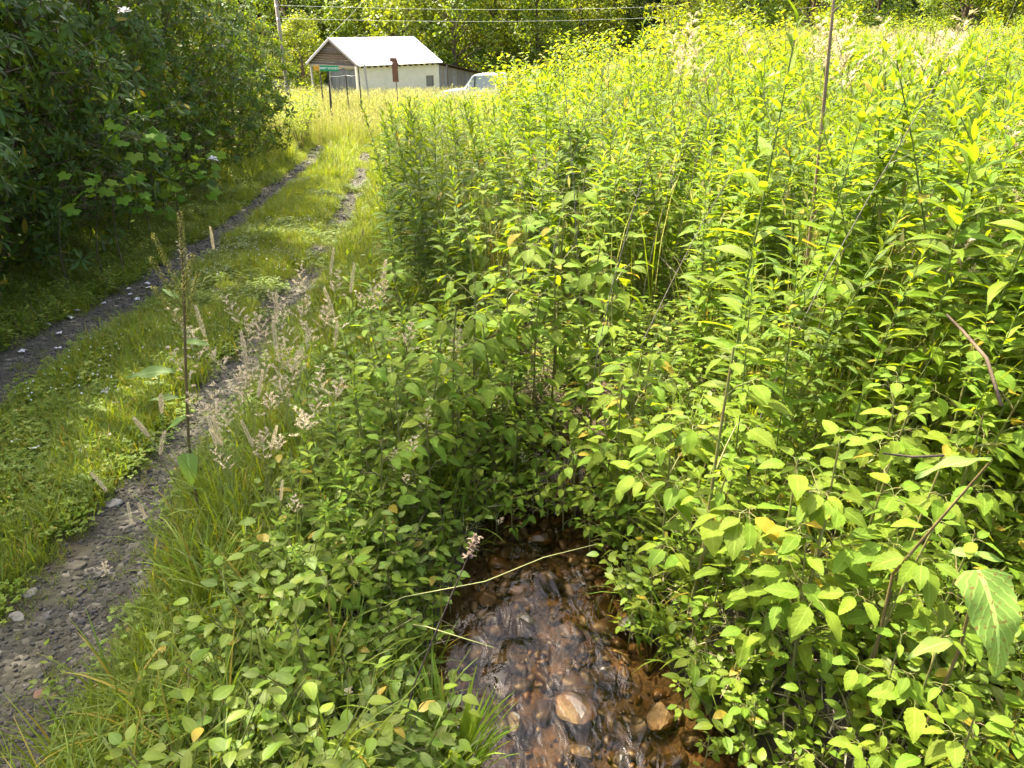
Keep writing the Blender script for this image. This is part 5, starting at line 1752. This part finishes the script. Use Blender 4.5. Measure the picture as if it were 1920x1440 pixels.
for (px_, py_, h_, lab, k) in ((258, 715, .85, 'thin tan grass spike standing over the middle strip', 0), (222, 805, .75, 'tall tan grass spike on the left of the near rut', 0), (250, 885, .6, 'double tan grass spike over the pale flat stone', 0), (232, 965, .5, 'low tan grass spike beside the pale flat stone', 0), (265, 905, .58, 'tan grass spike leaning right over the pale stone', 0), (180, 1030, .42, 'short open seed head over the near rut', 1),
                               (1000, 850, .45, 'purplish open seed head over the dark end of the stream', 1), (920, 950, .36, 'green grey seed head at the left bank of the stream head', 1), (640, 1255, .3, 'brown seed head low on the left bank', 1), (850, 590, .9, 'tan seed head among the shaded jewelweeds', 1)):
    seed_stalk(px_, py_, h_, lab, 'single seeding grasses', k)
for (px_, py_, y) in ((1810, 40, 5.0), (1690, 20, 6.0), (1750, 30, 6.5), (1600, 30, 7), (1440, 30, 8), (1270, 25, 9), (1850, 110, 5.5), (1540, 40, 7.5), (1900, 200, 4), (1870, 160, 4.4), (1750, 270, 4.6), (1830, 230, 4.2), (1800, 330, 4.0), (1890, 420, 3.5), (1840, 380, 3.7), (1740, 380, 4.2), (1780, 430, 3.8), (1420, 40, 7), (1480, 30, 9), (1360, 60, 8), (1560, 60, 6), (1230, 90, 10), (1660, 70, 6.2)):
    seed_stalk(px_, py_, 1, 'pale seeding grass stalk standing above the sunny weeds', 'pale seeding grasses in the sunny stand', 1, y)

# reedy tall grass clump at the right frame edge and sedge in front
def clump(name, px, py, n, L, W, spread, label, cat, lean=.25, bend=.7, h0=0.0, mat=None):
    p = hit(px, py, h0)
    t = thing(name, p, label, cat)
    bl = [mesh('blade', blade(L * U(.8, 1.05), W * U(.8, 1.2), lean * U(.1, .9), 0, bend * U(.5, 1.2), 7, U(0, 1)), mat or M_GRASS) for _ in range(6)]
    for i in range(n):
        r, a = spread * math.sqrt(U(0, 1)), U(0, 6.28)
        M = Matrix.Translation((r * math.cos(a), r * math.sin(a), -.02)) @ Matrix.Rotation(a + U(-.6, .6), 4, 'Z') @ Matrix.Scale(U(.55, 1.05), 4)
        o = obj('blade', bl[i % 6], t)
        o.matrix_basis = M
    return t
M_SEDGE = leaf_mat('sedge_blade', (0.16, 0.26, 0.025), (0.36, 0.50, 0.015), 0.4, 0.5, 0.3, 0.2, 0.02, 0, 0.0)
clump('sedge', 850, 1470, 130, .52, .022, .10, 'bright green sedge clump at the foot of the picture by the water', 'grass clump', .35, .8, 0.0, M_SEDGE)
clump('sedge', 905, 1385, 22, .22, .008, .05, 'small sedge tuft touching the water right of the big clump', 'grass clump', .5, .9)
clump('grass_tuft', 1130, 1185, 60, .16, .006, .07, 'sunlit grass tuft on the moss at the right edge of the water', 'grass clump', .7, 1.0)
clump('tall_grass_clump', 1850, 660, 110, 1.35, .010, .28, 'tall fine grass clump at the right frame edge', 'grass clump', .2, .45)
clump('tall_grass_clump', 1780, 560, 90, 1.3, .010, .25, 'tall fine grass clump below the hay field left of the frame edge', 'grass clump', .2, .45)
clump('tall_grass_clump', 430, 1010, 60, .62, .009, .12, 'upright grass clump under the tan seed heads', 'grass clump', .2, .6)
clump('tall_grass_clump', 560, 930, 60, .62, .009, .12, 'upright grass clump between the rut and the jewelweeds', 'grass clump', .2, .6)
clump('tall_grass_clump', 250, 1330, 40, .38, .009, .10, 'arching grass clump at the lower left', 'grass clump', .5, 1.0)
clump('tall_grass_clump', 150, 1420, 40, .38, .010, .12, 'broad arching grass clump at the bottom left corner', 'grass clump', .5, 1.0)
clump('tall_grass_clump', 560, 1180, 40, .45, .012, .10, 'broad bladed grass clump amid the lower left seedlings', 'grass clump', .4, .9)
clump('tall_grass_clump', 640, 1290, 36, .40, .012, .10, 'bright grass clump between the seedlings and the sedge', 'grass clump', .45, .9, 0.0, M_SEDGE)
clump('tall_grass_clump', 480, 1380, 36, .36, .012, .10, 'bright grass clump low at the bottom left of the seedlings', 'grass clump', .5, .9, 0.0, M_SEDGE)
clump('tall_grass_clump', 400, 1180, 34, .45, .011, .09, 'broad bladed grass clump in the lower left growth', 'grass clump', .4, 1.0)

# ------------------------------------------------------------------ docks
def dock_stem(P, r0=.007):
    return mesh('stem', tube(P, np.linspace(r0, r0 * .5, len(P)), 6), plain('dock_stem', (0.17, 0.13, 0.05), .6, .3, 20, (0.10, 0.07, 0.03), 0))
pf = hit(372, 975, 0)
ptop = at_y(336, 395, pf[1] - .1)
hd = ptop[2] - pf[2]
t = thing('dock', pf, 'tall dock with a yellow green seed spike beside the right rut', 'weed')
dx, dy = ptop[0] - pf[0], ptop[1] - pf[1]
P = np.array([[0, 0, -.05], [dx * .2, dy * .2, hd * .3], [dx * .55, dy * .55, hd * .6], [dx * .8, dy * .8, hd * .8], [dx, dy, hd]])
obj('stem', dock_stem(P, .008), t)
def spike(base, tip, n, r):
    gs = [tube([base, tip], [.002, .001], 4)]
    d = unit(np.asarray(tip) - base)
    for i in range(n):
        p = base + (np.asarray(tip) - base) * (i / n)
        rr = r * (1 - .7 * i / n)
        for k in range(3):
            a = U(0, 6.28)
            q = unit(np.cross(d, pol(a, 0.3)))
            gs.append(leaf(.011, .008, 2, oblong, .4, .3, rnd=U(0, 1)).xf(frame(p + q * rr * U(.4, 1), q + [0, 0, -.4])))
    return join(gs)
obj('seed_spike', mesh('seed_spike', spike(P[3] - [0, 0, .12], P[4], 90, .016), M_DOCKSEED), t)
for (t_, az, ln) in ((.66, 3.0, .26), (.70, 2.6, .30), (.62, 0.2, .24), (.74, .5, .16), (.60, 3.5, .22)):
    b = along(P, t_)
    obj('seed_spike', mesh('seed_spike', spike(b, b + pol(az, 1.15, ln), 44, .011), M_DOCKSEED), t)
DL = [mesh('leaf', leaf(1, .62, 10, heart, .12, .5, .0, .012), M_DOCK), mesh('leaf', leaf(1, .26, 10, lance, .25, .5, .0, .03), M_DOCK)]
for (px_, py_, dy_, s, k, d) in ((352, 850, -.08, .17, 0, (.02, -.35, -.9)), (330, 695, -.05, .23, 1, (-1, -.2, .05)), (345, 640, .0, .14, 1, (.9, -.3, .1)), (338, 745, -.02, .15, 1, (-.9, -.2, .1)), (336, 560, .0, .10, 1, (-.8, .2, .5)), (350, 780, 0, .12, 1, (-.7, -.3, -.3))):
    q = at_y(px_, py_, pf[1] + dy_) - pf
    obj('leaf', DL[k], t, frame(q, d, (0, -.6, 1), s))
# big leaf right: rust spotted dock
q0 = at_y(1835, 1068, 1.50)
q1 = at_y(1860, 1270, 1.36)
pf = np.array([q0[0] + .1, q0[1] + .1, float(ground(q0[0] + .1, q0[1] + .1))])
t = thing('dock', pf, 'dock with a huge rust spotted leaf at the right frame edge', 'weed')
obj('stem', dock_stem(np.array([(0, 0, -.05), (.02, 0, (q0[2] - pf[2]) * .6), q0 - pf])), t)
obj('leaf', mesh('leaf', leaf(1, .56, 22, heart, .04, 1.0, .035, .032, .35), M_DOCKSPOT), t, frame(q0 - pf, q1 - q0 + [0, 0, .05], (0, -.7, 1), .30))
obj('leaf', DL[1], t, frame((q0 - pf) * .7, (-.7, -.3, .2), (0, 0, 1), .2))
q0 = at_y(1860, 862, 1.75)
pf = np.array([q0[0] - .1, q0[1] + .05, float(ground(q0[0] - .1, q0[1] + .05))])
t = thing('dock', pf, 'dock holding a pale level leaf above the right bank leaves', 'weed')
obj('stem', dock_stem(np.array([(0, 0, -.05), (-.05, 0, (q0[2] - pf[2]) * .6), q0 - pf])), t)
obj('leaf', DL[1], t, frame(q0 - pf, (-1, -.1, .02), (0, .25, 1), .24))
obj('leaf', DL[1], t, frame((q0 - pf) * .7, (.7, -.3, .2), (0, 0, 1), .18))

# dried brown seed stalk leaning over the stream, and an arching grass stem
pf = hit(735, 1420, 0)
pt = at_y(893, 1008, 1.62)
v = pt - pf
t = thing('dry_weed_stalk', pf, 'dead brown weed stalk with a shaggy seed head leaning over the stream', 'weed')
P = np.array([(0, 0, -.05), v * .35 + [-.01, 0, .03], v * .7 + [0, 0, .03], v])
obj('stem', mesh('stem', tube(P, [.0035, .003, .0025, .0015], 5), M_DEADSTEM), t)
gs = []
for i in range(110):
    q = P[2] * .28 + P[3] * .72 + (P[3] - (P[2] * .28 + P[3] * .72)) * U(0, 1.02)
    gs.append(leaf(U(.012, .022), .006, 3, ovate, .4, .6, rnd=U(0, 1)).xf(frame(q + U(-.005, .005, 3), unit(v) * .7 + rng.normal(size=3) * .6)))
obj('seed_head', mesh('seed_head', join(gs), M_DRYHEAD), t)
pf = hit(1180, 1010, .1)
A, B, C_ = at_y(1120, 1020, 2.05), at_y(910, 1090, 1.85), at_y(755, 1120, 1.95)
tag(obj('bent_grass_stem', mesh('bent_grass_stem', tube([hit(700, 1150, .0), C_, B, (A + B) / 2 + [0, 0, .02], A], [.0024, .0022, .002, .0016, .001], 5), M_SEEDSTEM)), 'long green grass stem arching level across the stream', 'grass stalk')
A, B, C_ = at_y(1040, 1180, 1.85), at_y(925, 1214, 1.8), at_y(800, 1175, 1.8)
tag(obj('bent_grass_stem', mesh('bent_grass_stem', tube([hit(760, 1170, .0), C_, B], [.0022, .002, .002], 5), M_SEEDSTEM)), 'kinked green grass stem dipping to the water at the left bank', 'grass stalk')

# ------------------------------------------------------------------ stake, sticks, dead twigs
q = at_y(1552, 120, 4.4)
gz = float(ground(q[0], q[1]))
b = at_y(1530, 330, 4.4)
dxs = (q[0] - b[0]) / (q[2] - b[2])
hh = 2.75
P = np.array([(-(q[2] - gz) * dxs + dxs * s, .01 * math.sin(s * 3), s) for s in np.linspace(-.2, hh, 9)])
st = [tube(P, np.linspace(.012, .008, 9) + .0015 * np.sin(np.arange(9) * 2.3), 8, 0, True)]
for s in (4, 5, 7):
    st.append(tube([P[s], P[s] + [.03, -.02, .03]], [.010, .003], 5, 0, True))
tag(obj('stake', mesh('stake', join(st), M_STAKE), M=np.array([[1, 0, 0, q[0]], [0, 1, 0, q[1]], [0, 0, 1, gz], [0, 0, 0, 1.0]])), 'thin brown wooden stake leaning up out of the weeds', 'stake')
A, B = at_y(1775, 590, 2.35), at_y(1850, 672, 2.1)
dB = (B - A)
tag(obj('broken_stick', mesh('broken_stick', tube([A, A + dB * .4 + [.004, 0, 0], B, B + dB * .5 + [0, 0, -.08]], [.0045, .0055, .006, .006], 6, 0, True), M_BARK)), 'broken brown stick poking out of the yellow leaves', 'stick')
A, B = at_y(1655, 850, 2.0), at_y(1770, 854, 2.0)
tag(obj('broken_stick', mesh('broken_stick', tube([A, (A + B) / 2 + [0, 0, -.01], B], [.003, .004, .004], 6, 0, True), M_DEADSTEM)), 'dark level stick under the pale dock leaf on the right', 'stick')
def dead_twig(px, py, y, h, label, n=12):
    q = at_y(px, py, y)
    gz = float(ground(q[0], q[1]))
    H = q[2] - gz
    P = wander(H, .1, 5)
    gs = [tube(P, np.linspace(.005, .002, 5), 5)]
    for i in range(n):
        b = along(P, U(.35, 1))
        e = b + pol(U(0, 6), U(-.1, .9), U(.15, .5) * h)
        m_ = (b + e) / 2 + U(-.03, .03, 3)
        gs.append(tube([b, m_, e], [.0026, .002, .001], 3))
        for k in range(2):
            c = b + (e - b) * U(.3, .9)
            gs.append(tube([c, c + pol(U(0, 6), U(-.3, .8), U(.06, .2) * h)], [.0014, .0007], 3))
    tag(obj('dead_twig', mesh('dead_twig', join(gs), M_TWIG), M=np.array([[1, 0, 0, q[0]], [0, 1, 0, q[1]], [0, 0, 1, gz], [0, 0, 0, 1.0]])), label, 'twig', 'dead twigs in the stand')
for (px_, py_, y, lab) in ((1050, 210, 7.0, 'grey dead twigs at the middle, right of the shaded track weeds'), (980, 300, 5.6, 'pale dead twigs just above the shaded jewelweeds'), (1260, 130, 8.5, 'grey dead twigs before the sunny stand'), (860, 200, 10.5, 'dark thin twigs over the weeds beside the track'), (1150, 160, 9, 'dead twigs in the middle of the pale meadow edge'), (1890, 60, 5.2, 'dark bare twigs at the upper right frame edge')):
    dead_twig(px_, py_, y, 1.0, lab)

for j in range(34):
    px_, y = U(1000, 1900), U(3.4, 10)
    q = at_y(px_, U(60, 420) if y < 6 else U(60, 200), y)
    gz = float(ground(q[0], q[1]))
    H = q[2] - gz
    if H < .6 or H > 2.4:
        continue
    P = wander(H, U(.1, .35), 6)
    gs = [tube(P, np.linspace(.0042, .0016, 6), 5)]
    for k in range(int(rng.integers(2, 6))):
        b_ = along(P, U(.5, 1))
        e = b_ + pol(U(0, 6), U(.2, 1.1), U(.06, .22))
        gs.append(tube([b_, e], [.0018, .0008], 3))
    lab, grp = beside(q[0], q[1], gz, H, 'dead beige stalk')
    tag(obj('dead_stalk', mesh('dead_stalk', join(gs), M_TWIG), M=np.array([[1, 0, 0, q[0]], [0, 1, 0, q[1]], [0, 0, 1, gz], [0, 0, 0, 1.0]])), lab, 'stalk', grp)

# ------------------------------------------------------------------ leafy shrubs of the middle distance
def shrub_proto(h, w_, n, ls):
    st, cl = [], []
    for i in range(9):
        a = i * GOLD
        e = np.array([math.cos(a) * w_ * U(.3, .9), math.sin(a) * w_ * U(.3, .9), h * U(.6, 1)])
        st.append(tube([(0, 0, -.1), e * [.4, .4, .55], e], [.018, .012, .004], 5))
        for k in range(n // 9):
            b = e * U(.45, 1.02) ** np.array([1, 1, .6]) + rng.normal(size=3) * [w_ * .14, w_ * .14, h * .07]
            d = pol(U(0, 6.28), U(-.2, .9))
            cl.append(LS['shrub']['geo'][k % 4].xf(frame(b, d, (0, 0, 1), ls * U(.7, 1.3), U(-.5, .5)), rnd=U(0, 1)))
    return mesh('stem', join(st), M_BARK), mesh('foliage', join(cl), M_SHRUB)
SH = [shrub_proto(2.0, 1.1, 900, .11) for _ in range(3)]
for j, (px_, py_, y, s, lab) in enumerate(((985, 105, 19, 1, 'yellow green shrub right of the truck'), (1060, 85, 21, 1, 'tall yellow green shrub behind the dead twigs'), (1130, 95, 23, 1, 'pale shrub between the dead twigs and the dark wood'), (968, 125, 24, 1, 'pale shrub whose twigs hide the tail of the truck'), (1190, 85, 26, 1, 'shrub at the left end of the field edge'), (1020, 150, 15, 1, 'leafy shrub in the middle behind the shaded weeds'), (935, 166, 19, 1, 'low leafy shrub below the truck'),
                                           (858, 174, 22, 1, 'low leafy bush below the nose of the truck'), (905, 166, 23, 1, 'low leafy bush before the cab of the truck'), (1330, 55, 24, 1, 'feathery yellow green shrub left of the stake'), (1640, 40, 22, 1, 'shrub beyond the stake at the field edge'), (1400, 40, 27, 1, 'bright shrub behind the tall weed left of the stake'), (1100, 170, 13, 1, 'bright shrub behind the dead twigs in the middle'), (560, 150, 22, 1, 'yellow lit bush at the far end of the thicket'), (555, 200, 20.5, 1, 'yellow green bush at the foot of the far thicket end'), (790, 172, 18, 1, 'small leafy bush beside the far track'),
        (1250, 40, 21, 1, 'shrub right of the drooping dark weed'), (1295, 22, 26, 1, 'tall loose shrub between the drooping weed and the stake'), (1370, 15, 30, 1, 'tall shrub over the weed amid the stand'), (1450, 18, 25, 1, 'shrub left behind the stake'), (1500, 30, 19, 1, 'nearer shrub just left of the stake top'), (1580, 10, 28, 1, 'tall shrub just right of the stake top'), (1620, 60, 16, 1, 'low shrub right of the stake'), (1690, 25, 30, 1, 'shrub over the left part of the hay'),
        (1760, 30, 34, 1, 'shrub over the middle of the hay'), (1900, 20, 27, 1, 'shrub at the upper right frame edge'), (1160, 60, 30, 1, 'shrub over the pale meadow'), (1090, 60, 33, 1, 'tall shrub left of the pale meadow'), (1840, 90, 15, 1, 'low shrub before the hay at the right'))):
    q = at_y(px_, py_, y)
    gz = float(ground(q[0], q[1]))
    t = thing('shrub', (q[0], q[1], gz), lab, 'shrub', 'shrubs of the middle distance', U(0, 6), max(.35, (q[2] - gz) / 2.0))
    obj('stem', SH[j % 3][0], t)
    tag(obj('foliage', SH[j % 3][1], t), kind='stuff')
